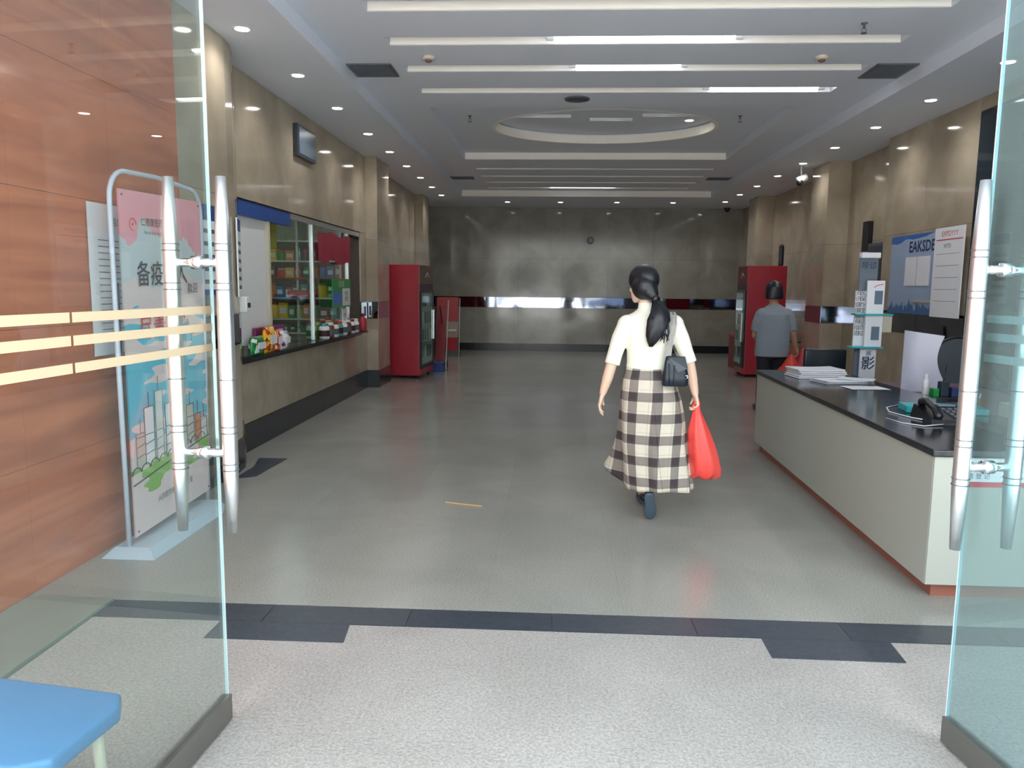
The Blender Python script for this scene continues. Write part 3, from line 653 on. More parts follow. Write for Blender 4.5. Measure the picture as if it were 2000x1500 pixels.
bn = empty('banner_stand', (-2.28, 4.5, 0), 'tall pink and blue banner in a rounded tube frame standing on the floor', 'banner stand')
def prof(a): return a
base = G().add([(-2.44, 3.93, 0), (-2.145, 3.93, 0), (-2.145, 4.82, 0), (-2.22, 5.02, 0), (-2.38, 5.02, 0), (-2.44, 4.86, 0),
                (-2.40, 4.0, .045), (-2.20, 4.0, .045), (-2.20, 4.84, .045), (-2.25, 4.97, .045), (-2.36, 4.97, .045), (-2.40, 4.86, .045)],
               [(5, 4, 3, 2, 1, 0), (6, 7, 8, 9, 10, 11)]+[(i, (i+1) % 6, 6+(i+1) % 6, 6+i) for i in range(6)])
base.out('base', 'base', bn)
path = [(-2.33, 4.02, .04), (-2.33, 4.01, 1.0), (-2.33, 4.005, 1.9)]
for k in range(1, 9): a = PI/2*k/8; path.append((-2.33, 4.005+.16*(1-math.cos(a)), 1.94+.16*math.sin(a)))
path += [(-2.33, 4.5, 2.115)]
for k in range(0, 9): a = PI/2*k/8; path.append((-2.33, 4.92+.14*math.sin(a), 1.96+.14*math.cos(a)))
path += [(-2.33, 5.045, 1.0), (-2.33, 5.0, .04)]
G().tube(path, .0135, 12).out('tube_frame', 'frame', bn, smooth=True)
# printed panel: pink top and sky blue swash, drawn as a procedural print
pm = bpy.data.materials.new('banner_print'); pm.use_nodes = True; N = pm.node_tree.nodes; L = pm.node_tree.links; bs = N['Principled BSDF']; bs.inputs['Roughness'].default_value = .45
uvn = N.new('ShaderNodeUVMap'); sep = N.new('ShaderNodeSeparateXYZ'); L.new(uvn.outputs[0], sep.inputs[0])
def mth(op, a, b=None, c=None):
    q = N.new('ShaderNodeMath'); q.operation = op
    for i, s_ in enumerate((a, b, c)):
        if s_ is None: continue
        if isinstance(s_, (int, float)): q.inputs[i].default_value = s_
        else: L.new(s_, q.inputs[i])
    return q.outputs[0]
def mixc(f_, a, b):
    q = N.new('ShaderNodeMix'); q.data_type = 'RGBA'
    if isinstance(f_, float): q.inputs[0].default_value = f_
    else: L.new(f_, q.inputs[0])
    for i, s_ in ((6, a), (7, b)):
        if isinstance(s_, tuple): q.inputs[i].default_value = s_
        else: L.new(s_, q.inputs[i])
    return q.outputs[2]
uu, vv_ = sep.outputs[0], sep.outputs[1]
nz = N.new('ShaderNodeTexNoise'); nz.inputs['Scale'].default_value = 3.2; nz.inputs['Detail'].default_value = 3; L.new(uvn.outputs[0], nz.inputs[0])
nn = mth('SUBTRACT', nz.outputs['Fac'], .5)
pinkish = mth('GREATER_THAN', mth('ADD', mth('SUBTRACT', vv_, mth('MULTIPLY', mth('ABSOLUTE', mth('SUBTRACT', uu, .35)), -.12)), mth('MULTIPLY', nn, .35)), .90)
c0 = mixc(pinkish, lin((232, 212, 212)), lin((244, 166, 180)))
wht = mth('MULTIPLY', mth('GREATER_THAN', mth('ADD', vv_, mth('MULTIPLY', nn, .2)), .74), mth('SUBTRACT', 1.0, pinkish)); c0 = mixc(wht, c0, lin((206, 214, 220)))
# cyan brush: diagonal strokes
mp2 = N.new('ShaderNodeMapping'); mp2.inputs['Rotation'].default_value = (0, 0, .7); mp2.inputs['Scale'].default_value = (3, 22, 1); L.new(uvn.outputs[0], mp2.inputs[0])
n3 = N.new('ShaderNodeTexNoise'); n3.inputs['Scale'].default_value = 1.0; n3.inputs['Detail'].default_value = 1; L.new(mp2.outputs[0], n3.inputs[0])
band = mth('SUBTRACT', .17, mth('ABSOLUTE', mth('SUBTRACT', vv_, .42)))
cy = mth('GREATER_THAN', mth('ADD', mth('MULTIPLY', band, 1.8), mth('MULTIPLY', mth('SUBTRACT', n3.outputs['Fac'], .55), 1.6)), 0.0)
c1 = mixc(cy, c0, lin((84, 190, 220)))
bandg = mth('SUBTRACT', .05, mth('ABSOLUTE', mth('SUBTRACT', vv_, .185)))
gg = mth('GREATER_THAN', mth('ADD', mth('MULTIPLY', bandg, 4.0), mth('MULTIPLY', mth('SUBTRACT', n3.outputs['Fac'], .56), 1.7)), 0.0)
c2 = mixc(gg, c1, lin((132, 186, 76)))
L.new(c2, bs.inputs['Base Color'])
def bp(u, v_, off=0.0): # banner coordinates to world
    y = 4.065+u*.955; return Vector((-2.318+off, y, (.075+v_*1.925)+u*.03))
pv = []; puv = []; pf = []
for i in range(9):
    for j in range(17): u_, q_ = i/8, j/16; pv.append(bp(u_, q_, .004*math.sin(u_*PI)*math.sin(q_*7))); puv.append((u_, q_))
for i in range(8):
    for j in range(16): a = i*17+j; pf.append((a, a+17, a+18, a+1))
nb_ = len(pv); pv += [p-Vector((.006, 0, 0)) for p in pv]; puv += puv; pf += [tuple(x+nb_ for x in q[::-1]) for q in pf]
pan = link('printed_panel', pv, pf, pm, bn, smooth=True, uv=puv)
RY, UZ = (0, 1, .031), (0, 0, 1)
text('备疫备人', .15, 'ink', pan, bp(.46, .735, .006), RY, UZ); text('尽责尽心', .15, 'inkr', pan, bp(.46, .575, .006), RY, UZ)
text('仁德康医药连锁', .05, 'ink', pan, bp(.40, .905, .006), RY, UZ); text('Ren de kang medical chain', .026, 'ink', pan, bp(.40, .88, .006), RY, UZ)
text('款迎', .07, 'ink', pan, bp(.84, .70, .006), RY, UZ); text('宁', .09, 'inkg', pan, bp(.8, .545, .006), RY, UZ)
text('人民医院健康服务中心宣', .04, 'inkg', pan, bp(.5, .07, .006), RY, UZ)
G().tube([bp(.13+.035*math.cos(a), .905+.017*math.sin(a), .007) for a in [2*PI*k/16*.8 for k in range(17)]], .0022, 6).ball(bp(.13, .905, .006), (.0015, .008, .008), 8).out('logo', 'inkr', pan)
for (u_, q_) in ((.03, .985), (.97, .985), (.03, .015), (.97, .015)): G().ball(bp(u_, q_, .006), .006, 8).out('eyelet', 'vent', pan)
# sketch city: outlined towers
tw = [(.05, .30, .10, 'inkg'), (.15, .37, .11, 'inkk'), (.28, .41, .09, 'inkg'), (.40, .36, .12, 'inkk'), (.53, .50, .12, 'inkg'), (.68, .33, .1, 'inkk'), (.80, .29, .08, 'ink'), (.88, .27, .09, 'ink')]
for u_, top, wd, m_ in tw:
    g = G(); q0 = .20
    for (a, b) in (((u_, q0), (u_, top)), ((u_+wd, q0), (u_+wd, top)), ((u_, top), (u_+wd, top)), ((u_+wd*.5, top), (u_+wd*.5, top+.045)), ((u_, q0+.03), (u_+wd, q0+.035)), ((u_, q0+.06), (u_+wd, q0+.066)), ((u_, q0+.09), (u_+wd, q0+.088))):
        if b[1] <= top+.05: g.tube([bp(*a, .0065), bp(*b, .0065)], .0022, 5)
    g.out('sketched_tower', m_, pan)
    G().add([bp(u_, q0, .0055), bp(u_+wd, q0, .0055), bp(u_+wd, top, .0055), bp(u_, top, .0055)], [(0, 1, 2, 3)]).out('tower_fill', random.choice(['white', 'offwhite', 'smoke', 'gO', 'white']), pan)
g = G()
for k in range(9): u_ = .04+k*.105; g.tube([bp(u_+.05*math.cos(a), .185+.02*u_+.018*math.sin(a), .0068) for a in [PI*q/6 for q in range(7)]], .003, 5)
g.tube([bp(.0, .155, .0068), bp(.5, .18, .0068), bp(1, .2, .0068)], .0035, 5); g.out('sketched_street', 'inkk', pan)
B('back_strip', 'rubber', bn, -2.345, -2.327, 4.03, 4.05, .1, 1.5)

# blue stool bottom left
st = empty('plastic_stool', (-1.44, 1.95, 0), 'low stool with a bright blue padded seat behind the left glass door', 'stool')
G().prism([(-1.75, 2.12), (-1.75, 1.70), (-1.30, 1.68), (-1.225, 1.72), (-1.195, 1.97), (-1.23, 2.04)], .27, .32).out('tmp', 'blue', st)
tmp = [o for o in bpy.data.objects if o.name == 'tmp'][0]; bm = bmesh.new(); bm.from_mesh(tmp.data)
bmesh.ops.bevel(bm, geom=bm.edges[:], offset=.014, segments=3, profile=.6, affect='EDGES'); bm.to_mesh(tmp.data); bm.free(); tmp.name = 'seat'
for p in tmp.data.polygons: p.use_smooth = True
for x, y in ((-1.70, 1.75), (-1.70, 2.06), (-1.27, 1.75), (-1.27, 1.97)): G().tube([(x, y, .275), (x*1.0+(.02 if x > -1.5 else -.02), y, .0)], [.018, .014], 10).out('leg', 'cream' if x > -1.5 else 'offwhite', st, smooth=True)
# straw lying on the floor
o = G().tube([(-.719, 5.187, .004), (-.6, 5.15, .004), (-.454, 5.109, .004)], .004, 8).out('wooden_stick', mat('straw', (206, 170, 96), .6)); tag(o, 'thin yellow stick lying on the floor in front of the entrance', 'stick')

# ------------------------------------------------------------------ fridges, boards
def rotz(cx, cy, deg): return Matrix.Translation((cx, cy, 0)) @ Matrix.Rotation(math.radians(deg), 4, 'Z')
def fridge(mx, W, D, H, label, name='drinks_fridge', hdr='tan', loc=(0, 0, 0), door=True):
    """local: front faces +x, side faces -y; width along y"""
    t = empty(name, loc, label, 'fridge')
    def b(nm, m, *a, bev=0, par=None): return G().box(*a, bev=bev).xf(mx).out(nm, m, par or t)
    b('body', 'red', -D, 0, 0, W, .05, H, bev=.008)
    for x, y in ((-D+.06, .06), (-.06, .06), (-D+.06, W-.06), (-.06, W-.06)): G().disc((x, y, 0), .025, .05, 10).xf(mx).out('foot', 'rubber', t)
    b('header', hdr, 0, .012, .01, W-.01, H-.30, H-.01); b('lower_header', mat('purple_strip', (92, 70, 84), .5), 0, .012, .01, W-.01, H-.40, H-.305)
    G().tube([(.016, W*.4, H-.2), (.016, W*.55, H-.12), (.016, W*.72, H-.19)], .008, 8).xf(mx).out('chevron_highlight', 'white', t)  # white chevron modelled as the highlight on the header
    d = b('door', 'rubber', 0, .03, .015, W-.015, .16, H-.41); 
    b('door_glass', 'pane', .0305, .033, .06, W-.14, .22, H-.45, par=d)
    b('cavity', 'offwhite', .0302, .0304, .07, W-.15, .24, H-.47, par=d)
    for k in range(4):
        z = .32+.28*k; b('wire_shelf', 'steel', .0305, .032, .07, W-.15, z, z+.012, par=d)
        for q in range(4):
            y0 = .09+q*(W-.28)/4; b('bottle', ['gT', 'gW', 'darkgrey', 'bluev', 'gG'][(k*3+q) % 5], .0305, .0318, y0, y0+.09, z+.012, z+.2, par=d)
    b('handle', 'steel', .033, .055, W-.11, W-.09, .6, 1.1, bev=.004, par=d)
    b('kick_grille', 'red', 0, .015, .01, W-.01, .06, .155)
    return t
fridge(rotz(-2.13, 12.3, -4), .95, .6, 1.84, 'red drinks fridge with a glass door standing by the left pier', loc=(-2.4, 12.7, 0))
fridge(Matrix.Translation((3.3, 13.95, 0)) @ Matrix.Rotation(PI, 4, 'Z'), .66, .65, 1.90, 'red drinks fridge on the right behind the person in grey', loc=(3.62, 13.6, 0), hdr='redd')
bt = B('water_bottle', 'rubber', None, 3.86, 3.93, 13.45, 13.55, 1.905, 2.24, bev=.02); tag(bt, 'dark upright object on top of the right red fridge', 'bottle'); B('cap', 'darkgrey', bt, 3.87, 3.92, 13.47, 13.53, 2.24, 2.26)
bt = empty('wall_cabinet', (4.2, 10.4, 1.5), 'grey electric cabinet with a dark box above it on the recessed right wall', 'cabinet')
B('box', 'vent', bt, 4.19, 4.247, 10.0, 10.62, 1.5, 2.12, bev=.006); B('switch_box', 'rubber', bt, 4.17, 4.247, 10.62, 10.78, 2.02, 2.42, bev=.006); B('door', 'darkgrey', bt, 4.184, 4.189, 10.04, 10.58, 1.54, 2.08)
# red chest
ch = empty('red_bin', (3.85, 14.9, 0), 'low red storage chest by the far right wall', 'chest')
B('body', 'redd', ch, 3.5, 4.3, 14.75, 15.35, .0, .60, bev=.01); B('lid', 'red', ch, 3.48, 4.32, 14.73, 15.37, .602, .66, bev=.01); B('handle', 'rubber', ch, 3.8, 4.0, 14.715, 14.73, .5, .53)
# display boards by the back wall
def easel(x0, x1, y, label, panelsz, lean=.12, legs=True):
    t = empty('sign_easel', ((x0+x1)/2, y, 0), label, 'sign')
    for z0, z1, m in panelsz:
        yy0 = y+lean*z0; yy1 = y+lean*z1
        G().add([(x0, yy0, z0), (x1, yy0, z0), (x1, yy1, z1), (x0, yy1, z1), (x0, yy0+.02, z0), (x1, yy0+.02, z0), (x1, yy1+.02, z1), (x0, yy1+.02, z1)],
                [(0, 1, 2, 3), (7, 6, 5, 4), (0, 4, 5, 1), (1, 5, 6, 2), (2, 6, 7, 3), (3, 7, 4, 0)]).out('panel', m, t)
    for x in (x0-.02, x1+.03): G().tube([(x, y-.03, 0), (x, y+lean*1.2, 1.25)], .012, 8).out('leg', 'steel' if x > x1 else 'rubber', t)
    G().tube([(x1, y+.5, 0), (x1-.1, y+.15, 1.15)], .01, 8).out('leg', 'rubber', t)
    return t
e = easel(-2.46, -2.0, 16.3, 'red and cream menu board on an easel beside the far left corner', [(.76, 1.27, mat('faded_red', (176, 74, 76), .5)), (.42, .75, mat('pale_sheet', (168, 158, 142), .6)), (.14, .41, 'red')])
B('picture', 'gT', e, -2.38, -2.25, 16.335, 16.344, .55, .63); B('picture', 'white', e, -2.2, -2.03, 16.335, 16.344, .55, .59)
text('好\n吃', .12, 'gY', e, (-2.35, 16.31, .3), (1, 0, 0), (0, 0, 1))
easel(-2.1, -1.93, 13.75, 'dark red folding sign leaning beside the left fridge', [(.05, 1.1, 'redd')], lean=.3)
o = empty('blue_crate', (-2.0, 13.6, 0), 'low dark blue crate on the floor behind the left fridge', 'crate')
B('body', 'bluev', o, -2.12, -1.90, 13.4, 13.7, 0, .16, bev=.01)
for k in range(3): B('rib', 'bluev', o, -2.125, -1.895, 13.395, 13.4, .03+.045*k, .05+.045*k)

# ------------------------------------------------------------------ reception counter on the right
ct = empty('reception_counter', (2.25, 5.5, 0), 'long grey reception counter with a black stone top on the right', 'counter')
G().prism([(1.84, 3.71), (2.74, 3.71), (2.68, 7.25), (1.93, 7.25)], .08, .715).out('body', 'counter', ct)
B('end_panel', 'counter', ct, 1.842, 2.75, 3.700, 3.709, .08, .715)
G().prism([(1.90, 3.76), (2.70, 3.76), (2.66, 7.2), (1.97, 7.2)], 0, .08).out('kick_board', 'kick', ct)
tp = G().prism([(1.825, 3.685), (2.77, 3.685), (2.69, 7.31), (1.92, 7.31)], .716, .752).out('stone_top', 'top', ct)
bm = bmesh.new(); bm.from_mesh(tp.data); bmesh.ops.bevel(bm, geom=bm.edges[:], offset=.008, segments=3, profile=.5, affect='EDGES'); bm.to_mesh(tp.data); bm.free()
ns = empty('counter_notice', (2.17, 3.695, .57), 'white notice with a red lower stripe stuck on the counter end', 'notice')
B('sheet', 'white', ns, 1.955, 2.42, 3.6975, 3.6995, .598, .712); B('red_stripe', 'inkr', ns, 1.955, 2.42, 3.6973, 3.6994, .572, .598)
text('服务台', .05, 'inkg', ns, (2.05, 3.697, .655), (1, 0, 0), (0, 0, 1)); text('请 登 记', .03, 'inkg', ns, (2.05, 3.697, .615), (1, 0, 0), (0, 0, 1))
for k in range(3): B('printed_line', 'inkg', ns, 2.15, 2.38, 3.697, 3.6974, .62+.03*k, .6215+.03*k)
# bundles of papers
def sheets(name, x, y, z, w_, d_, hh, rot, label, m='white', cat='papers', nl=4, grp=None):
    t = empty(name, (x, y, z), label, cat, grp); mx = Matrix.Translation((x, y, z)) @ Matrix.Rotation(rot, 4, 'Z')
    for k in range(nl):
        g = G(); z0 = hh*k/nl; dx = random.uniform(-.012, .012); a = random.uniform(-.04, .04); nx = 8; vs = []; fs = []
        for lay in (0, 1):
            for i in range(nx+1):
                for j in (0, 1):
                    u = i/nx-.5; vs.append((u*w_+dx, (j-.5)*d_, z0+.002+lay*(hh/nl-.0035)+.008*(u*2)**2*(k/nl)))
        for i in range(nx):
            a0 = 2*i; b0 = 2*(nx+1)+2*i; fs += [(a0, a0+1, a0+3, a0+2), (b0, b0+2, b0+3, b0+1), (a0, a0+2, b0+2, b0), (a0+1, b0+1, b0+3, a0+3)]
        e0 = 0; b0 = 2*(nx+1); fs += [(0, b0, b0+1, 1), (2*nx, 2*nx+1, b0+2*nx+1, b0+2*nx)]
        g.add(vs, fs).xf(Matrix.Rotation(a, 4, 'Z')).xf(mx); g.out('sheet', m, t)
    return t
sheets('paper_stack', 2.29, 6.75, .753, .40, .30, .075, .1, 'thick bundle of white papers at the far end of the counter', nl=5)
sheets('paper_stack', 2.36, 6.38, .753, .36, .26, .02, .25, 'thin spread of white sheets in front of the paper bundle', nl=3)
sheets('loose_sheet', 2.42, 6.02, .753, .30, .21, .004, .1, 'single white sheet lying on the counter', nl=1)
sheets('loose_sheet', 2.52, 6.42, .775, .28, .2, .004, -.5, 'loose sheet turned askew over the back edge of the counter', nl=1)
# telephone with teal folder
ph = empty('telephone', (2.35, 4.72, .753), 'black desk telephone on the counter behind the steel door handle', 'telephone')
G().add([(2.22, 4.55, .753), (2.48, 4.50, .753), (2.51, 4.83, .753), (2.25, 4.88, .753), (2.23, 4.57, .78), (2.47, 4.52, .78), (2.50, 4.81, .83), (2.26, 4.86, .83)],
        [(0, 3, 2, 1), (4, 5, 6, 7), (0, 1, 5, 4), (1, 2, 6, 5), (2, 3, 7, 6), (3, 0, 4, 7)]).out('body', 'rubber', ph)
G().tube([(2.27, 4.58, .80), (2.265, 4.62, .835), (2.28, 4.76, .86), (2.29, 4.82, .845)], [.026, .018, .018, .026], 12, round_ends=True).out('handset', 'rubber', ph, smooth=True)
for i in range(3):
    for j in range(4): x, y = 2.36+.036*i, 4.58+.05*j; B('key', 'vent', ph, x, x+.022, y, y+.03, .79+(y-4.58)*.15, .80+(y-4.58)*.15)
B('display', 'screen', ph, 2.36, 2.46, 4.775, 4.81, .826, .834)
o = sheets('teal_folder', 2.46, 4.88, .753, .46, .20, .04, -.15, 'teal folder lying behind the telephone', m='teal', cat='folder', nl=1)
ph.location.x -= .07; ph.location.y -= .16
cb = G().tube([(2.21, 4.42, .762), (2.14, 4.60, .757), (2.10, 4.82, .756), (2.16, 5.0, .756), (2.28, 5.12, .756)], .004, 8).out('phone_cord', 'white', None, smooth=True); tag(cb, 'white cord running from the telephone along the counter', 'cord')
cb = G().tube([(2.20, 4.36, .762), (2.08, 4.32, .757), (2.0, 4.42, .756), (1.98, 4.58, .756)], .003, 8).out('phone_cord', 'offwhite', None, smooth=True); tag(cb, 'short thin cord looping in front of the telephone', 'cord')
# inner desk
dk = empty('inner_desk', (3.3, 6.2, 0), 'lower brown mauve work desk behind the counter', 'desk')
B('desk_top', mat('mauve_top', (120, 92, 104), .35), dk, 2.80, 3.6, 4.95, 6.9, .67, .70, bev=.004)
for x in (2.85, 3.55):
    for y in (5.0, 6.85): B('leg', 'darkgrey', dk, x-.02, x+.02, y-.02, y+.02, 0, .67)
ps = empty('pen_stand', (2.87, 5.78, .70), 'dark desk organiser holding a pen, a phone and a green box on the inner desk', 'organiser')
B('tray', 'rubber', ps, 2.81, 2.99, 5.72, 5.88, .701, .73, bev=.006); B('cup', 'shoed', ps, 2.87, 2.93, 5.76, 5.82, .73, .84, bev=.006); B('cup', 'inkb', ps, 2.94, 2.99, 5.74, 5.82, .73, .80, bev=.006)
G().tube([(2.89, 5.79, .78), (2.915, 5.80, .96)], .005, 8).out('pen', 'rubber', ps, smooth=True); B('box', 'gG', ps, 2.815, 2.855, 5.75, 5.82, .73, .79, bev=.004)
o = empty('white_bottle', (2.875, 6.0, .70), 'small white bottle behind the desk organiser', 'bottle'); G().lathe((2.875, 6.0, .701), [(.022, 0), (.024, .01), (.024, .12), (.01, .14)], 14).out('body', 'offwhite', o, smooth=True); G().lathe((2.875, 6.0, .841), [(.013, 0), (.013, .03)], 12).out('cap', 'white', o)
wb_ = empty('wooden_box', (2.71, 4.95, .753), 'small brown woven pen box on the back edge of the counter', 'box')
G().lathe((2.71, 4.97, .753), [(.035, 0), (.04, .01), (.045, .07), (.043, .075)], 12).out('body', 'wood', wb_); G().tube([(2.70, 4.96, .80), (2.69, 4.955, .85)], .004, 8).out('pen', 'inkk', wb_); G().tube([(2.72, 4.98, .80), (2.73, 4.98, .86)], .004, 8).out('pen', 'white', wb_)
cbx = empty('low_cabinet', (3.1, 4.6, 0), 'cream low cabinet behind the near end of the counter', 'cabinet')
B('body', 'cream', cbx, 2.80, 3.5, 4.2, 4.9, 0, .82, bev=.006); B('drawer', 'cream', cbx, 2.84, 3.46, 4.185, 4.199, .45, .78); B('drawer', 'cream', cbx, 2.84, 3.46, 4.185, 4.199, .06, .42)
# wavy white sheet standing on the desk
v = []; f = []; nu = 16
for lay in (0, 1):
    for i in range(nu+1):
        for j in range(nu+1):
            s_, q_ = i/nu, j/nu; x = 2.655+(.29+.06*math.sin(q_*PI*1.2+2.6)+ .05*(1-q_))*s_; v.append((x, 6.2+.04*math.sin(s_*4)-lay*.004, .705+.49*q_-.04*s_*q_))
n1 = nu+1; n2 = n1*n1
for i in range(nu):
    for j in range(nu):
        a = i*n1+j; f.append((a, a+n1, a+n1+1, a+1)[::-1]); f.append((n2+a, n2+a+n1, n2+a+n1+1, n2+a+1))
for j in range(nu): f.append((j, j+1, n2+j+1, n2+j)); f.append((nu*n1+j, n2+nu*n1+j, n2+nu*n1+j+1, nu*n1+j+1))
o = link('curved_screen', v, f, mat('grey_white_board', (196, 196, 210), .5), None, smooth=False); tag(o, 'tall white sheet with a curved edge standing behind the counter', 'screen')
o.location.x += .12
# round backed chair (dark ring)
ck = empty('round_back_chair', (3.55, 7.2, 0), 'chair with a round black rimmed back behind the counter', 'chair')
pts = [(3.75+.22*math.cos(a), 7.3, .86+.22*math.sin(a)) for a in [2*PI*k/32 for k in range(33)]]
G().tube(pts, .012, 8).out('back_rim', 'rubber', ck, smooth=True); ydisc((3.75, 0, .86), .21, 7.295, 7.305, 'back_pad', 'vent', ck, 32)
B('seat', 'rubber', ck, 3.4, 3.84, 7.32, 7.75, .43, .48, bev=.02)
for x in (3.43, 3.81):
    for y in (7.35, 7.72): G().tube([(x, y, .43), (x, y, 0)], .014, 8).out('leg', 'rubber', ck)
G().tube([(3.62, 7.34, .45), (3.62, 7.31, .66)], .02, 8).out('back_post', 'rubber', ck)
# brochure rack
rk = empty('brochure_rack', (2.88, 7.1, 0), 'tall white brochure stand with two teal shelves behind the counter', 'stand')
B('back_panel', mat('grey_blue_panel', (104, 116, 128), .5), rk, 2.77, 2.93, 7.16, 7.18, .62, 1.80); B('top_cap', 'white', rk, 2.765, 2.935, 7.12, 7.19, 1.79, 1.84, bev=.01)
B('leaflet', 'white', rk, 2.74, 2.84, 7.13, 7.15, 1.0, 1.50); B('leaflet', 'white', rk, 2.815, 2.965, 7.07, 7.09, .99, 1.59); B('leaflet', 'white', rk, 2.80, 2.94, 7.10, 7.12, .45, .985)
B('shelf', 'teal', rk, 2.72, 3.04, 7.03, 7.17, 1.28, 1.295, bev=.003); B('shelf', 'teal', rk, 2.70, 2.97, 7.03, 7.17, .985, 1.0, bev=.003)
for x in (2.78, 2.94): B('post', 'steel', rk, x-.008, x+.008, 7.17, 7.186, 0, .62)
B('foot', 'darkgrey', rk, 2.72, 3.0, 7.0, 7.3, 0, .02, bev=.004)
text('资\n讯\n健\n康\n服\n务\n指\n南', .052, 'inkk', rk, (2.762, 7.128, 1.46), (1, 0, 0), (0, 0, 1)); text('医\n保\n办\n理\n流\n程\n须\n知', .052, 'inkk', rk, (2.80, 7.128, 1.46), (1, 0, 0), (0, 0, 1))
text('导诊', .07, 'inkb', rk, (2.85, 7.158, 1.7), (1, 0, 0), (0, 0, 1)); text('影', .13, 'inkb', rk, (2.872, 7.098, .80), (1, 0, 0), (0, 0, 1)); text('展', .05, 'inkb', rk, (2.872, 7.098, .92), (1, 0, 0), (0, 0, 1))
B('picture', 'screen', rk, 2.88, 2.95, 7.066, 7.069, 1.38, 1.5); B('picture', 'screen', rk, 2.87, 2.94, 7.066, 7.069, 1.06, 1.18); G().tube([(2.87, 7.067, 1.53), (2.90, 7.067, 1.55), (2.95, 7.067, 1.56)], .003, 6).out('mark', 'inkr', rk)
B('pocket', 'cream', rk, 2.965, 3.04, 7.05, 7.15, 1.13, 1.279, bev=.004)
# wall posters
wp = empty('blue_notice_board', (4.04, 8.9, 1.24), 'blue and white notice board with two pinned sheets on the right wall', 'poster')
bmx = bpy.data.materials.new('blue_print'); bmx.use_nodes = True; N = bmx.node_tree.nodes; L = bmx.node_tree.links; bs = N['Principled BSDF']; bs.inputs['Roughness'].default_value = .4
uvn = N.new('ShaderNodeUVMap'); sep = N.new('ShaderNodeSeparateXYZ'); L.new(uvn.outputs[0], sep.inputs[0]); uu, vv_ = sep.outputs[0], sep.outputs[1]
n1_ = N.new('ShaderNodeTexNoise'); n1_.inputs['Scale'].default_value = 3; L.new(uvn.outputs[0], n1_.inputs[0])
tb = mth('GREATER_THAN', mth('ADD', mth('ADD', vv_, mth('MULTIPLY', uu, -.12)), mth('MULTIPLY', mth('SUBTRACT', n1_.outputs['Fac'], .5), .2)), .90)
c = mixc(tb, lin((156, 176, 206)), lin((58, 104, 178)))
mp2 = N.new('ShaderNodeMapping'); mp2.inputs['Scale'].default_value = (22, 1, 1); L.new(uvn.outputs[0], mp2.inputs[0]); n3 = N.new('ShaderNodeTexNoise'); n3.inputs['Scale'].default_value = 1; n3.inputs['Detail'].default_value = 2; L.new(mp2.outputs[0], n3.inputs[0])
sk = mth('LESS_THAN', vv_, mth('MULTIPLY', mth('SUBTRACT', n3.outputs['Fac'], .25), .42)); c = mixc(sk, c, lin((66, 108, 158))); L.new(c, bs.inputs['Base Color'])
x_ = 4.038; link('board', [(x_, 9.52, 1.245), (x_, 8.1, 1.245), (x_, 8.1, 2.13), (x_, 9.52, 2.13), (4.05, 9.52, 1.245), (4.05, 8.1, 1.245), (4.05, 8.1, 2.13), (4.05, 9.52, 2.13)],
     [(0, 1, 2, 3), (4, 7, 6, 5), (0, 4, 5, 1), (1, 5, 6, 2), (2, 6, 7, 3), (3, 7, 4, 0)], bmx, wp, uv=[(0, 0), (1, 0), (1, 1), (0, 1)]*2)
text('EAKSDEI', .17, 'inkb', wp, (4.0375, 8.74, 1.935), (0, -1, 0), (0, 0, 1)); 
B('pinned_sheet', 'white', wp, 4.033, 4.037, 8.85, 9.12, 1.56, 1.88); B('pinned_sheet', 'white', wp, 4.033, 4.037, 8.54, 8.83, 1.56, 1.88); B('hook_strip', 'cream', wp, 4.03, 4.037, 8.45, 8.9, 1.38, 1.40)
wq = empty('white_notice_board', (4.02, 8.1, 1.24), 'white printed chart with a red heading beside the blue notice board', 'poster')
B('sheet', 'white', wq, 4.0, 4.012, 7.82, 8.40, 1.235, 2.15); text('EXPDYYY', .075, 'inkr', wq, (3.9995, 8.1, 2.06), (0, -1, 0), (0, 0, 1)); text('WTO', .06, 'inkb', wq, (3.9995, 8.13, 1.94), (0, -1, 0), (0, 0, 1))
B('red_rule', 'inkr', wq, 3.9985, 3.9998, 7.84, 8.36, 2.02, 2.03)
for k in range(5): B('grey_rule', 'inkg', wq, 3.9988, 3.9998, 7.88, 8.34, 1.4+.12*k, 1.403+.12*k)
# black chair behind the counter
bc = empty('black_chair', (2.9, 8.2, 0), 'black padded chair behind the far end of the counter', 'chair')
G().box(2.66, 3.10, 8.2, 8.25, .52, .89, bev=.024).out('backrest', 'leather', bc, smooth=True); B('seat', 'leather', bc, 2.66, 3.10, 8.26, 8.72, .42, .49, bev=.02)
for x in (2.69, 3.07):
    G().tube([(x, 8.24, .56), (x, 8.3, 0)], .013, 8).out('leg', 'rubber', bc); G().tube([(x, 8.68, .43), (x, 8.7, 0)], .013, 8).out('leg', 'rubber', bc)

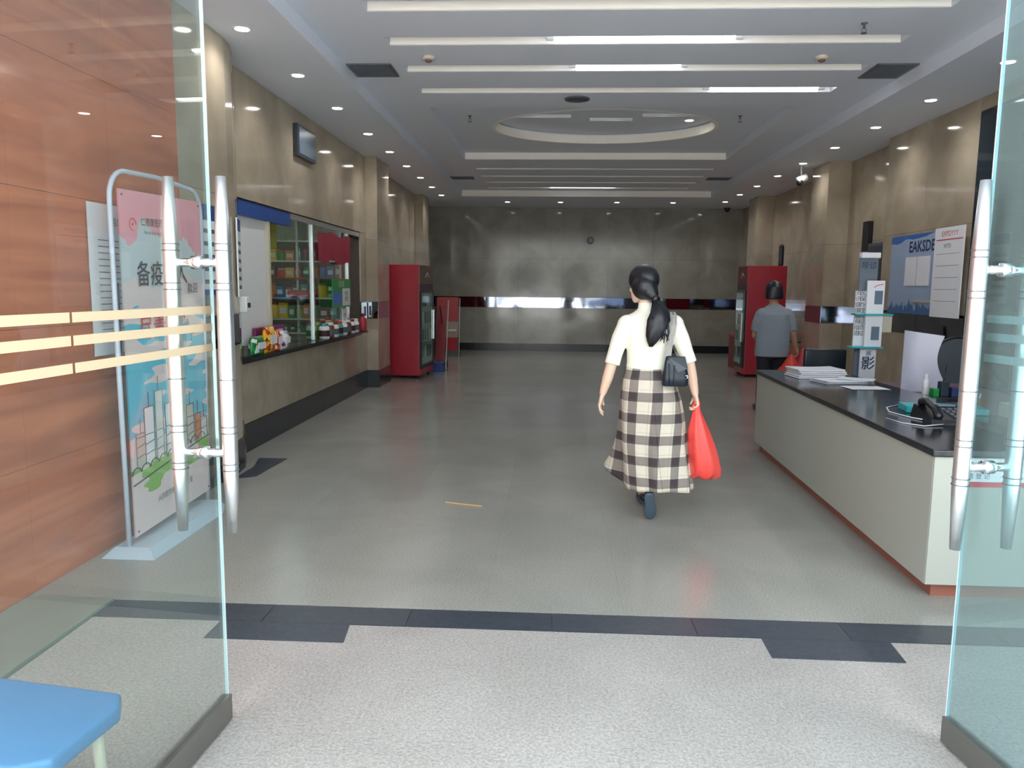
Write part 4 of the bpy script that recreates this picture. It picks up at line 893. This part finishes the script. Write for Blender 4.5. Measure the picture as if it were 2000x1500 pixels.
# ------------------------------------------------------------------ people
def hand(g, wr, dr, sidev, curl, back, scale=1.0):
    """wr wrist point, dr hand direction, sidev thumb side, back = palm normal (palm faces -back... fingers curl along palmn)"""
    dr = Vector(dr).normalized(); sidev = Vector(sidev); sidev = (sidev-dr*sidev.dot(dr)).normalized(); pn = Vector(back); pn = (pn-dr*pn.dot(dr)-sidev*pn.dot(sidev)).normalized()
    s = scale; wr = Vector(wr)
    rs = []
    for t_, hw, th in ((-.02, .024, .018), (.0, .025, .017), (.02, .031, .016), (.05, .038, .0145), (.075, .039, .013), (.085, .036, .010)):
        c = wr+dr*t_*s; rs.append([c+sidev*math.cos(a)*hw*s+pn*math.sin(a)*th*s for a in [2*PI*k/16 for k in range(16)]])
    g.rings(rs)
    for i, (o_, ln, r) in enumerate(((.029, .068, .0082), (.0095, .077, .0085), (-.010, .071, .008), (-.0285, .056, .0072))):
        p = wr+dr*(.068-.004*abs(i-1))*s+sidev*o_*s; pts = [p]; a = 0.0; d_ = dr+sidev*(o_*4.5)
        for seg, fr_ in enumerate((.2, .4, .24, .2)):
            a = curl*(seg)*.55; dv = (d_*math.cos(a)+pn*math.sin(a)).normalized(); p = p+dv*ln*fr_*s; pts.append(p)
        g.tube(pts, [r*s*1.05, r*s*1.05, r*s, r*s*.92, r*s*.8], 10, round_ends=True)
    p = wr+dr*.018*s+sidev*.022*s; pts = [p]
    for k, (l_, a_) in enumerate(((.026, .85), (.024, .55), (.022, .3))):
        dv = (dr*math.cos(a_)+sidev*math.sin(a_)*.9+pn*.25*(k+curl*.5)).normalized(); p = p+dv*l_*s; pts.append(p)
    g.tube(pts, [.013*s, .0115*s, .0098*s, .0085*s], 10, round_ends=True)

def headgeo(g, c, turn, tilt=0.0, s=1.0):
    """face looks along +y before turning"""
    mx = Matrix.Translation(c) @ Matrix.Rotation(turn, 4, 'Z') @ Matrix.Rotation(tilt, 4, 'X') @ Matrix.Scale(s, 4)
    h = G(); R = []
    prof_ = [(-.118, .022, .020, .052), (-.108, .036, .034, .046), (-.09, .049, .056, .030), (-.06, .060, .077, .012), (-.03, .067, .088, .003), (0, .072, .094, -.003), (.03, .074, .097, -.007), (.06, .070, .092, -.010), (.085, .056, .074, -.012), (.102, .034, .046, -.012), (.108, .012, .016, -.012)]
    h.rings([[Vector((rx*math.cos(2*PI*k/24), yo+ry*math.sin(2*PI*k/24), z)) for k in range(24)] for z, rx, ry, yo in prof_])
    h.tube([(0, .086, .012), (0, .100, -.012), (0, .108, -.032)], [.007, .010, .013], 10, round_ends=True)
    h.ball((0, .086, -.058), (.022, .010, .006), 10).ball((0, .084, -.067), (.019, .010, .006), 10).ball((0, .078, -.098), (.018, .014, .014), 10)
    h.tube([(-.03, .084, .016), (-.012, .09, .014)], .007, 8, round_ends=True).tube([(.03, .084, .016), (.012, .09, .014)], .007, 8, round_ends=True)
    for sg in (-1, 1): h.ball((sg*.074, -.006, -.012), (.009, .018, .030), 12).ball((sg*.078, -.012, -.002), (.008, .010, .02), 10)
    h.xf(mx); g.add(h.v, h.f); return mx

def face_parts(mx, par):
    for sg in (-1, 1): G().ball((sg*.029, .078, -.004), .0115, 12).xf(mx).out('eye', 'white', par, smooth=True); G().ball((sg*.029, .0875, -.004), (.005, .003, .005), 10).xf(mx).out('iris', 'inkk', par, smooth=True)
    G().ball((0, .0935, -.062), (.019, .0045, .007), 12).xf(mx).out('lips', mat('lips', (186, 96, 90), .4), par, smooth=True)
    for sg in (-1, 1): G().tube([(sg*.044, .083, .02), (sg*.03, .092, .026), (sg*.014, .095, .022)], .0028, 8).xf(mx).out('eyebrow', 'hair', par)

# --- the woman in the plaid skirt
WX, WY = .62, 4.95
wm = empty('person', (WX, WY, 0), 'woman in a cream top and plaid midi skirt walking away across the hall', 'person')
g = G()
g.loft([(.635, 4.98, .80, .15, .10), (.635, 4.98, .86, .165, .115), (.63, 4.965, .94, .15, .105), (.625, 4.955, 1.03, .118, .088), (.625, 4.95, 1.12, .13, .095), (.628, 4.945, 1.22, .15, .10), (.63, 4.945, 1.28, .165, .088), (.63, 4.945, 1.325, .15, .065), (.625, 4.95, 1.35, .085, .052), (.61, 4.955, 1.375, .048, .046), (.60, 4.965, 1.42, .044, .044), (.59, 4.975, 1.46, .046, .05)])
fmx = headgeo(g, (.578, 4.985, 1.527), math.radians(38), math.radians(-4), .98)
g.tube([(.485, 4.945, 1.275), (.44, 4.94, 1.18), (.395, 4.93, 1.04), (.365, 4.94, .92), (.339, 4.955, .825)], [.05, .043, .036, .034, .023], 16, round_ends=True)
g.tube([(.775, 4.945, 1.28), (.825, 4.94, 1.18), (.878, 4.93, 1.04), (.905, 4.94, .93), (.929, 4.95, .835)], [.05, .043, .036, .034, .023], 16, round_ends=True)
hand(g, (.337, 4.957, .815), (-.22, .06, -1), (.15, 1, 0), .62, (1, -.35, 0), .98)
hand(g, (.931, 4.95, .83), (.18, -.02, -1), (-.15, 1, 0), 1.25, (-1, .1, 0), .9)
g.tube([(.555, 4.98, .85), (.56, 5.06, .66), (.595, 5.14, .47), (.635, 5.23, .30), (.668, 5.31, .11)], [.085, .075, .052, .05, .032], 16, round_ends=True)
g.tube([(.70, 4.98, .85), (.70, 5.0, .66), (.69, 5.0, .47), (.664, 4.935, .33), (.652, 4.868, .245)], [.085, .074, .052, .046, .030], 16, round_ends=True)
g.tube([(.668, 5.31, .10), (.668, 5.38, .055), (.668, 5.47, .035)], [.033, .034, .026], 14, round_ends=True)
g.tube([(.650, 4.858, .215), (.655, 4.885, .14), (.662, 4.930, .05)], [.026, .024, .018], 14, round_ends=True)
fuse(g, 'body', 'skin', wm, .0036, 2)
face_parts(fmx, wm)
# top
g = G()
g.loft([(.622, 4.955, .985, .132, .100), (.622, 4.955, 1.0, .138, .106), (.624, 4.953, 1.03, .136, .104), (.625, 4.95, 1.10, .140, .107), (.628, 4.945, 1.18, .158, .112), (.63, 4.945, 1.25, .178, .110), (.63, 4.945, 1.29, .186, .098), (.63, 4.945, 1.32, .165, .078), (.625, 4.95, 1.348, .105, .064), (.61, 4.955, 1.37, .062, .056), (.605, 4.957, 1.40, .053, .051), (.602, 4.96, 1.412, .052, .050)], 32)
g.tube([(.485, 4.945, 1.272), (.438, 4.94, 1.18), (.408, 4.935, 1.08), (.392, 4.93, 1.015)], [.062, .054, .048, .049], 20, round_ends=False)
g.ball((.482, 4.945, 1.268), .064, 16)
g.tube([(.775, 4.945, 1.277), (.826, 4.94, 1.18), (.86, 4.935, 1.09), (.884, 4.93, 1.03)], [.062, .054, .048, .047], 20); g.ball((.778, 4.945, 1.272), .064, 16)
top = fuse(g, 'knit_top', 'knit', wm, .005, 4)
# skirt with UV plaid
pk = bpy.data.materials.new('plaid_wool'); pk.use_nodes = True; N = pk.node_tree.nodes; L = pk.node_tree.links; bs = N['Principled BSDF']; bs.inputs['Roughness'].default_value = .9
uvn = N.new('ShaderNodeUVMap'); sep = N.new('ShaderNodeSeparateXYZ'); L.new(uvn.outputs[0], sep.inputs[0]); uu, vv_ = sep.outputs[0], sep.outputs[1]
def stripe(c_, per, wd, ph=0.0): return mth('LESS_THAN', mth('FRACT', mth('ADD', mth('DIVIDE', c_, per), ph)), wd)
h_, v2 = stripe(uu, .128, .42), stripe(vv_, .136, .43, .2)
f1 = mth('ADD', mth('MULTIPLY', h_, .5), mth('MULTIPLY', v2, .5))
ln1 = mth('MAXIMUM', stripe(uu, .064, .05, .25), stripe(vv_, .068, .05, .3))
cr = N.new('ShaderNodeValToRGB'); cr.color_ramp.interpolation = 'CONSTANT'; e_ = cr.color_ramp.elements; e_[0].position = 0; e_[0].color = lin((222, 214, 196)); e_[1].position = .3; e_[1].color = lin((146, 137, 130)); e3 = e_.new(.8); e3.color = lin((68, 60, 62)); L.new(f1, cr.inputs[0])
inv = mixc(mth('MULTIPLY', ln1, .35), cr.outputs[0], lin((110, 102, 96)))
wv = N.new('ShaderNodeTexNoise'); wv.inputs['Scale'].default_value = 420; L.new(uvn.outputs[0], wv.inputs[0]); fin = mixc(mth('MULTIPLY', wv.outputs['Fac'], .16), inv, lin((40, 36, 36))); L.new(fin, bs.inputs['Base Color'])
ks = [(1.0, .622, .137, .100), (.975, .622, .142, .106), (.92, .63, .165, .122), (.80, .648, .192, .142), (.66, .664, .206, .155), (.5, .68, .214, .165), (.36, .70, .216, .175), (.215, .722, .219, .185)]
def skl(z):
    for a, b in zip(ks[:-1], ks[1:]):
        if b[0] <= z <= a[0]:
            t_ = (a[0]-z)/(a[0]-b[0]); return [a[i]*(1-t_)+b[i]*t_ for i in (1, 2, 3)]
    return list(ks[-1][1:])
NA, NZ = 128, 40; v = []; uv = []
for j in range(NZ+1):
    t_ = j/NZ
    for i in range(NA+1):
        th = 2*PI*i/NA-PI/2   # start at the back, facing the camera
        fl = max(0, math.cos(th-math.radians(148)))**6   # forward-left flare
        z = 1.0-(1.0-.215)*t_ + .10*fl*t_**2 + .008*math.sin(3*th)*t_
        cx, rx, ry = skl(min(1.0, max(.215, 1.0-(1.0-.215)*t_)))
        fold = 1+.05*t_*math.sin(7*th+.6)+.03*t_*math.sin(12*th+1.5+2*t_)
        x = cx+rx*fold*math.cos(th)-.16*fl*t_**3; y = 4.955+ry*fold*math.sin(th)+.10*fl*t_**1.5
        # pinch between the legs on the left back
        v.append((x, y, z)); uv.append(((i/NA if i <= NA/2 else i/NA-1)*1.28*(.62+.38*t_)+3.05+.11*t_, z))
f = []
for j in range(NZ):
    for i in range(NA): a = j*(NA+1)+i; f.append((a, a+1, a+NA+2, a+NA+1)[::-1])
sk = link('plaid_skirt', v, f, pk, wm, smooth=True, uv=uv)
sm = sk.modifiers.new('thickness', 'SOLIDIFY'); sm.thickness = .004; sm.offset = -1
# hair cap, nape and ponytail
g = G()
g.ball((.583, 4.972, 1.556), (.087, .108, .098), 24, rot=Matrix.Rotation(math.radians(38), 3, 'Z')); g.ball((.585, 4.94, 1.51), (.083, .085, .085), 24); g.tube([(.60, 4.92, 1.50), (.63, 4.895, 1.455), (.648, 4.875, 1.43)], [.07, .045, .022], 16, round_ends=True)
g.ball((.602, 4.995, 1.553), (.080, .095, .090), 20)
cap = fuse(g, 'hair', 'hair', wm, .005, 5)
g = G(); 
pt = [(.648, 4.868, 1.43, .022), (.66, 4.84, 1.40, .036), (.665, 4.815, 1.36, .052), (.66, 4.80, 1.31, .062), (.65, 4.795, 1.26, .056), (.636, 4.795, 1.21, .044), (.625, 4.80, 1.17, .028), (.618, 4.805, 1.145, .012)]
rs = []
for k, (x, y, z, r) in enumerate(pt): rs.append([Vector((x+r*1.08*math.cos(a)*(1+.12*math.sin(5*a+k)), y+r*.5*math.sin(a), z+.006*math.sin(3*a))) for a in [2*PI*q/28 for q in range(28)]])
g.rings(rs)
for k in range(14):
    x = .61+.008*k; z0 = 1.27-.003*k; g.tube([(x, 4.785, z0+.06), (x+.01*math.sin(k*2), 4.785, z0), (x+.018*math.sin(k*1.7), 4.79, z0-.05-.03*((k*5) % 4)/4)], [.008, .007, .0025], 7)
g.out('ponytail', 'hair', wm, smooth=True)
G().tube([(.636, 4.882, 1.445), (.655, 4.862, 1.425)], .026, 14).out('hair_tie', 'rubber', wm, smooth=True)
# shoes: rear foot on its toe with the sole to the camera
def shoe(hl, toe, upn, nm='shoe'):
    hl, toe = Vector(hl), Vector(toe); d_ = toe-hl; L_ = d_.length; d_.normalize(); n_ = Vector(upn); n_ = (n_-d_*n_.dot(d_)).normalized(); sd = d_.cross(n_)
    def sec(z0, z1, k=1.0): 
        rs = []
        for t_, wd in ((0, .018), (.04, .027), (.2, .033), (.4, .030), (.65, .040), (.85, .036), (.96, .022), (1.0, .008)):
            c = hl+d_*t_*L_; zz = z1*(1-.4*t_) if z1 > .02 else z1
            rs.append([c+sd*wd*k*math.cos(a)+n_*(z0+(zz-z0)*(.5+.5*math.sin(a))) for a in [2*PI*q/16 for q in range(16)]])
        return rs
    o = G().rings(sec(.006, .06, .92)).out(nm, 'shoed', wm, smooth=True); G().rings(sec(-.008, .012, 1.06)).out('sole', 'shoe', o, smooth=True)
shoe((.640, 4.80, .205), (.664, 4.905, .010), (0, 1, .25)); shoe((.668, 5.265, .012), (.668, 5.50, .012), (0, 0, 1))
bracelet = [(.337+.026*math.cos(a), 4.957+.022*math.sin(a), .822+.006*math.cos(a)) for a in [2*PI*k/24 for k in range(25)]]
G().tube(bracelet, .002, 6).out('bracelet', 'chrome', wm)

# shoulder bag
hb = empty('shoulder_bag', (.775, 4.84, .90), 'blue black leather shoulder bag at the walking woman\'s right hip', 'bag')
rs = []
for z, x0, x1, th in ((.897, .700, .852, .030), (.905, .695, .857, .036), (.96, .697, .856, .036), (1.03, .705, .842, .028), (1.075, .712, .828, .016), (1.082, .716, .824, .010)):
    c = (x0+x1)/2; hw = (x1-x0)/2; rs.append([Vector((c+hw*(abs(math.cos(a))**.5)*(1 if math.cos(a) >= 0 else -1), 4.81+th*(abs(math.sin(a))**.6)*(1 if math.sin(a) >= 0 else -1), z)) for a in [2*PI*q/24 for q in range(24)]])
G().rings(rs).out('body', 'leather', hb, smooth=True)
G().add([(.725, 4.795, 1.082), (.832, 4.795, 1.078), (.842, 4.768, 1.01), (.785, 4.766, .985), (.728, 4.79, 1.075), (.725, 4.80, 1.086), (.832, 4.80, 1.082), (.846, 4.776, 1.01), (.787, 4.774, .985), (.73, 4.80, 1.07)],
        [(0, 4, 3, 2, 1), (5, 6, 7, 8, 9), (0, 1, 6, 5), (1, 2, 7, 6), (2, 3, 8, 7), (3, 4, 9, 8), (4, 0, 5, 9)]).out('flap', mat('flap_leather', (38, 48, 58), .3), hb)
G().tube([(.73, 4.772, 1.04), (.735, 4.770, .91)], .004, 6).tube([(.765, 4.772, 1.03), (.76, 4.770, .905)], .003, 6).out('crease', 'shoed', hb, smooth=True)
G().tube([(.828, 4.765, .965), (.842, 4.765, .968), (.846, 4.765, .955), (.835, 4.765, .948)], .004, 8).out('clasp', 'chrome', hb, smooth=True)
def strap(dx):
    P = [(.716+dx, 4.81, 1.075), (.724+dx, 4.822, 1.14), (.738+dx, 4.818, 1.22), (.748+dx, 4.832, 1.28), (.752+dx, 4.865, 1.325), (.752+dx, 4.905, 1.346), (.75+dx, 4.95, 1.353), (.752+dx, 5.0, 1.335), (.76+dx, 5.045, 1.27), (.78+dx, 5.07, 1.18), (.80+dx, 5.0, 1.10), (.81+dx, 4.87, 1.06)]
    rs = []
    for i, p in enumerate(P):
        p = Vector(p); rs.append([p+Vector((-.008, -.0015, 0)), p+Vector((.008, -.0015, 0)), p+Vector((.008, .0015, 0.002)), p+Vector((-.008, .0015, .002))])
    G().rings(rs).out('strap', 'strap', hb)
strap(0); strap(.022)
# red plastic bag
rb = empty('plastic_bag', (.99, 4.93, .28), 'bulging bright red plastic carrier bag in the walking woman\'s right hand', 'bag')
sec = [(.80, .944, .010, .008), (.765, .946, .016, .012), (.735, .942, .022, .014), (.70, .945, .030, .02), (.65, .952, .048, .036), (.58, .962, .070, .055), (.50, .978, .086, .07), (.42, .995, .098, .078), (.35, 1.008, .102, .08), (.31, 1.010, .100, .075), (.288, 1.003, .082, .055), (.282, 1.0, .05, .03)]
rs = []
for k, (z, x, rx, ry) in enumerate(sec):
    rs.append([Vector((x+rx*math.cos(a)*(1+.05*math.sin(4*a+k*.35)+.05*noise.noise((a*1.3, k*.5, 2))), 4.94+ry*math.sin(a)*(1+.10*math.sin(6*a+k*.3)), z+.010*math.sin(5*a)*(z < .5))) for a in [2*PI*q/48 for q in range(48)]])
G().rings(rs).out('bag_body', 'redbag', rb, smooth=True)
G().tube([(.925, 4.935, .715), (.918, 4.935, .76), (.935, 4.935, .79), (.958, 4.94, .775), (.955, 4.94, .72)], [.007, .006, .006, .006, .007], 8).out('handle', 'redbag', rb, smooth=True)

# --- the person in grey behind the counter
p2 = empty('person', (2.73, 9.6, 0), 'person with black bobbed hair in a grey T-shirt standing beyond the counter', 'person')
g = G(); Y2 = 9.6
g.loft([(2.71, Y2, .78, .16, .11), (2.71, Y2, .88, .17, .12), (2.71, Y2, 1.0, .14, .10), (2.715, Y2, 1.12, .16, .11), (2.72, Y2+.01, 1.22, .18, .10), (2.725, Y2+.02, 1.27, .14, .075), (2.73, Y2+.05, 1.32, .06, .055), (2.73, Y2+.09, 1.38, .05, .05), (2.73, Y2+.11, 1.42, .05, .05)])
m2x = headgeo(g, (2.73, Y2+.12, 1.49), 0.0, math.radians(-22), 1.0)
g.tube([(2.55, Y2, 1.20), (2.52, Y2+.03, 1.08), (2.53, Y2+.10, .93), (2.60, Y2+.22, .86)], [.055, .048, .038, .026], 14, round_ends=True); hand(g, (2.605, Y2+.225, .855), (.5, .7, -.3), (0, .3, 1), .9, (0, .5, -1))
g.tube([(2.89, Y2, 1.20), (2.935, Y2, 1.08), (2.96, Y2-.0, .96), (3.005, Y2+.03, .82), (3.02, Y2+.04, .79)], [.055, .05, .040, .03, .026], 14, round_ends=True); hand(g, (3.02, Y2+.04, .79), (.25, .1, -1), (-.2, 1, 0), 1.2, (-1, .1, 0))
for sx, dy in ((-1, 0), (1, .05)):
    g.tube([(2.71+sx*.08, Y2, .82), (2.71+sx*.09, Y2+dy, .48), (2.71+sx*.10, Y2+dy, .09)], [.085, .058, .036], 14, round_ends=True); g.tube([(2.71+sx*.10, Y2+dy, .07), (2.71+sx*.11, Y2+dy+.12, .045), (2.71+sx*.115, Y2+dy+.17, .035)], [.04, .036, .028], 12, round_ends=True)
fuse(g, 'body', 'skin2', p2, .0065, 3); face_parts(m2x, p2)
g = G()
g.loft([(2.715, Y2, .685, .205, .135), (2.715, Y2, .72, .205, .135), (2.718, Y2, .85, .205, .135), (2.722, Y2, 1.0, .205, .13), (2.725, Y2, 1.12, .205, .13), (2.728, Y2, 1.2, .20, .12), (2.73, Y2+.01, 1.26, .165, .10), (2.732, Y2+.03, 1.30, .10, .075), (2.732, Y2+.05, 1.325, .065, .06)], 28)
g.tube([(2.57, Y2, 1.205), (2.535, Y2+.01, 1.10), (2.525, Y2+.04, 1.0)], [.072, .07, .066], 18); g.ball((2.575, Y2, 1.205), .072, 14)
g.tube([(2.88, Y2, 1.21), (2.93, Y2, 1.10), (2.945, Y2, 1.0)], [.072, .068, .066], 18); g.ball((2.88, Y2, 1.205), .072, 14)
fuse(g, 'tshirt', 'tee', p2, .007, 4)
g = G(); g.loft([(2.71, Y2, .66, .165, .12), (2.71, Y2, .80, .172, .124), (2.71, Y2, .90, .165, .12)], 24)
for sx, dy in ((-1, 0), (1, .05)): g.tube([(2.71+sx*.08, Y2, .76), (2.71+sx*.09, Y2+dy, .48), (2.71+sx*.10, Y2+dy, .09)], [.10, .075, .06], 18)
fuse(g, 'trousers', 'pants', p2, .008, 3)
for sx, dy in ((-1, 0), (1, .05)): G().tube([(2.71+sx*.10, Y2+dy-.04, .04), (2.71+sx*.11, Y2+dy+.1, .042), (2.71+sx*.115, Y2+dy+.19, .035)], [.042, .042, .034], 14, round_ends=True).out('shoe', 'rubber', p2, smooth=True)
g = G(); g.ball((2.73, Y2+.09, 1.515), (.102, .108, .098), 20); g.loft([(2.73, Y2+.05, 1.385, .105, .06), (2.73, Y2+.06, 1.42, .112, .075), (2.73, Y2+.07, 1.48, .106, .09), (2.73, Y2+.08, 1.54, .10, .1)], 24)
fuse(g, 'hair', 'hair', p2, .006, 5)
def smallbag(x, y, z1, w_, h, label, m):
    t = empty('plastic_bag', (x, y, z1-h), label, 'bag'); rs = []
    for k in range(9):
        q = k/8; r = w_/2*(math.sin(PI*min(.97, .12+q*.86))**.6)*(.25+.75*(1-q)**.5 if q > .6 else 1)
        rs.append([Vector((x+r*math.cos(a)*(1+.06*math.sin(5*a+k)), y+r*.7*math.sin(a), z1-h+h*q)) for a in [2*PI*i/28 for i in range(28)]])
    G().rings(rs).out('bag_body', m, t, smooth=True)
    G().tube([(x-.03, y, z1-.01), (x-.02, y, z1+.05), (x+.02, y, z1+.06), (x+.03, y, z1-.01)], .006, 8).out('handle', m, t, smooth=True)
smallbag(2.90, 9.42, .73, .30, .36, 'orange red plastic bag at the hip of the person in grey', mat('orange_film', (206, 60, 44), .4))
smallbag(3.12, 9.68, .78, .28, .42, 'darker red plastic bag in the right hand of the person in grey', 'red')
# small tap-like stand
t = empty('valve_stand', (3.04, 10.1, 0), 'thin dark valve stand with cross handle beside the person in grey', 'stand')
G().tube([(3.06, 10.1, 0), (3.06, 10.1, .95)], .014, 8).out('post', 'darkgrey', t, smooth=True); G().tube([(3.02, 10.1, .84), (3.22, 10.1, .83)], .014, 8).out('crossbar', 'darkgrey', t, smooth=True); G().tube([(3.06, 10.1, .9), (3.09, 10.08, 1.06)], .02, 8).out('lever', 'rubber', t, smooth=True); G().disc((3.06, 10.1, 0), .12, .02, 20).out('base', 'darkgrey', t)

# ------------------------------------------------------------------ street behind the viewer, seen only in reflections
def car(x, y, m, label):
    t = empty('car', (x, y, 0), label, 'car'); g = G()
    def sec(px, pts): return [Vector((x+px, y+py, pz)) for py, pz in pts]
    prof_ = [(-2.2, .55, .6), (-2.15, .72, .78), (-1.3, .92, .95), (-.75, 1.35, .95), (.0, 1.46, .95), (.8, 1.40, .95), (1.5, 1.0, .95), (2.1, .92, .9), (2.2, .6, .7)]
    rs = []
    for px, zt, hw in prof_:
        rs.append([Vector((x+px, y-.85*hw, .28)), Vector((x+px, y-.88*hw, .6)), Vector((x+px, y-.8*hw, min(zt, .9))), Vector((x+px, y-.58*hw, zt)), Vector((x+px, y+.58*hw, zt)), Vector((x+px, y+.8*hw, min(zt, .9))), Vector((x+px, y+.88*hw, .6)), Vector((x+px, y+.85*hw, .28))])
    g.rings(rs).out('body', m, t)
    for sg in (-1, 1):
        G().add([(x-.75, y+sg*.765, .95), (x+1.1, y+sg*.765, .95), (x+.7, y+sg*.60, 1.36), (x-.6, y+sg*.60, 1.34), (x-.75, y+sg*.79, .95), (x+1.1, y+sg*.79, .95), (x+.7, y+sg*.62, 1.36), (x-.6, y+sg*.62, 1.34)], [(0, 1, 2, 3), (7, 6, 5, 4), (0, 4, 5, 1), (1, 5, 6, 2), (2, 6, 7, 3), (3, 7, 4, 0)]).out('side_window', 'darkglass', t)
        for wx in (-1.35, 1.35): G().rings([[Vector((x+wx+.32*math.cos(a), y+sg*.72+d_, .32+.32*math.sin(a))) for a in [2*PI*k/20 for k in range(20)]] for d_ in (-.1, .1)]).out('wheel', 'rubber', t)
    return t
car(-.6, -8.0, 'carw', 'white car parked outside, seen only mirrored in the far wall band')
car(4.3, -8.6, 'carb', 'dark blue car parked outside, seen only mirrored in the far wall band')
bd = empty('opposite_building', (0, -26, 0), 'pale building across the street, seen only in reflections', 'building')
B('wall', 'facade', bd, -30, 30, -28, -26, 0, 9)
for i in range(14):
    for j in range(2): B('window', 'darkglass', bd, -28+i*4.1, -25.6+i*4.1, -25.99, -25.96, 1.2+j*4, 3.4+j*4)
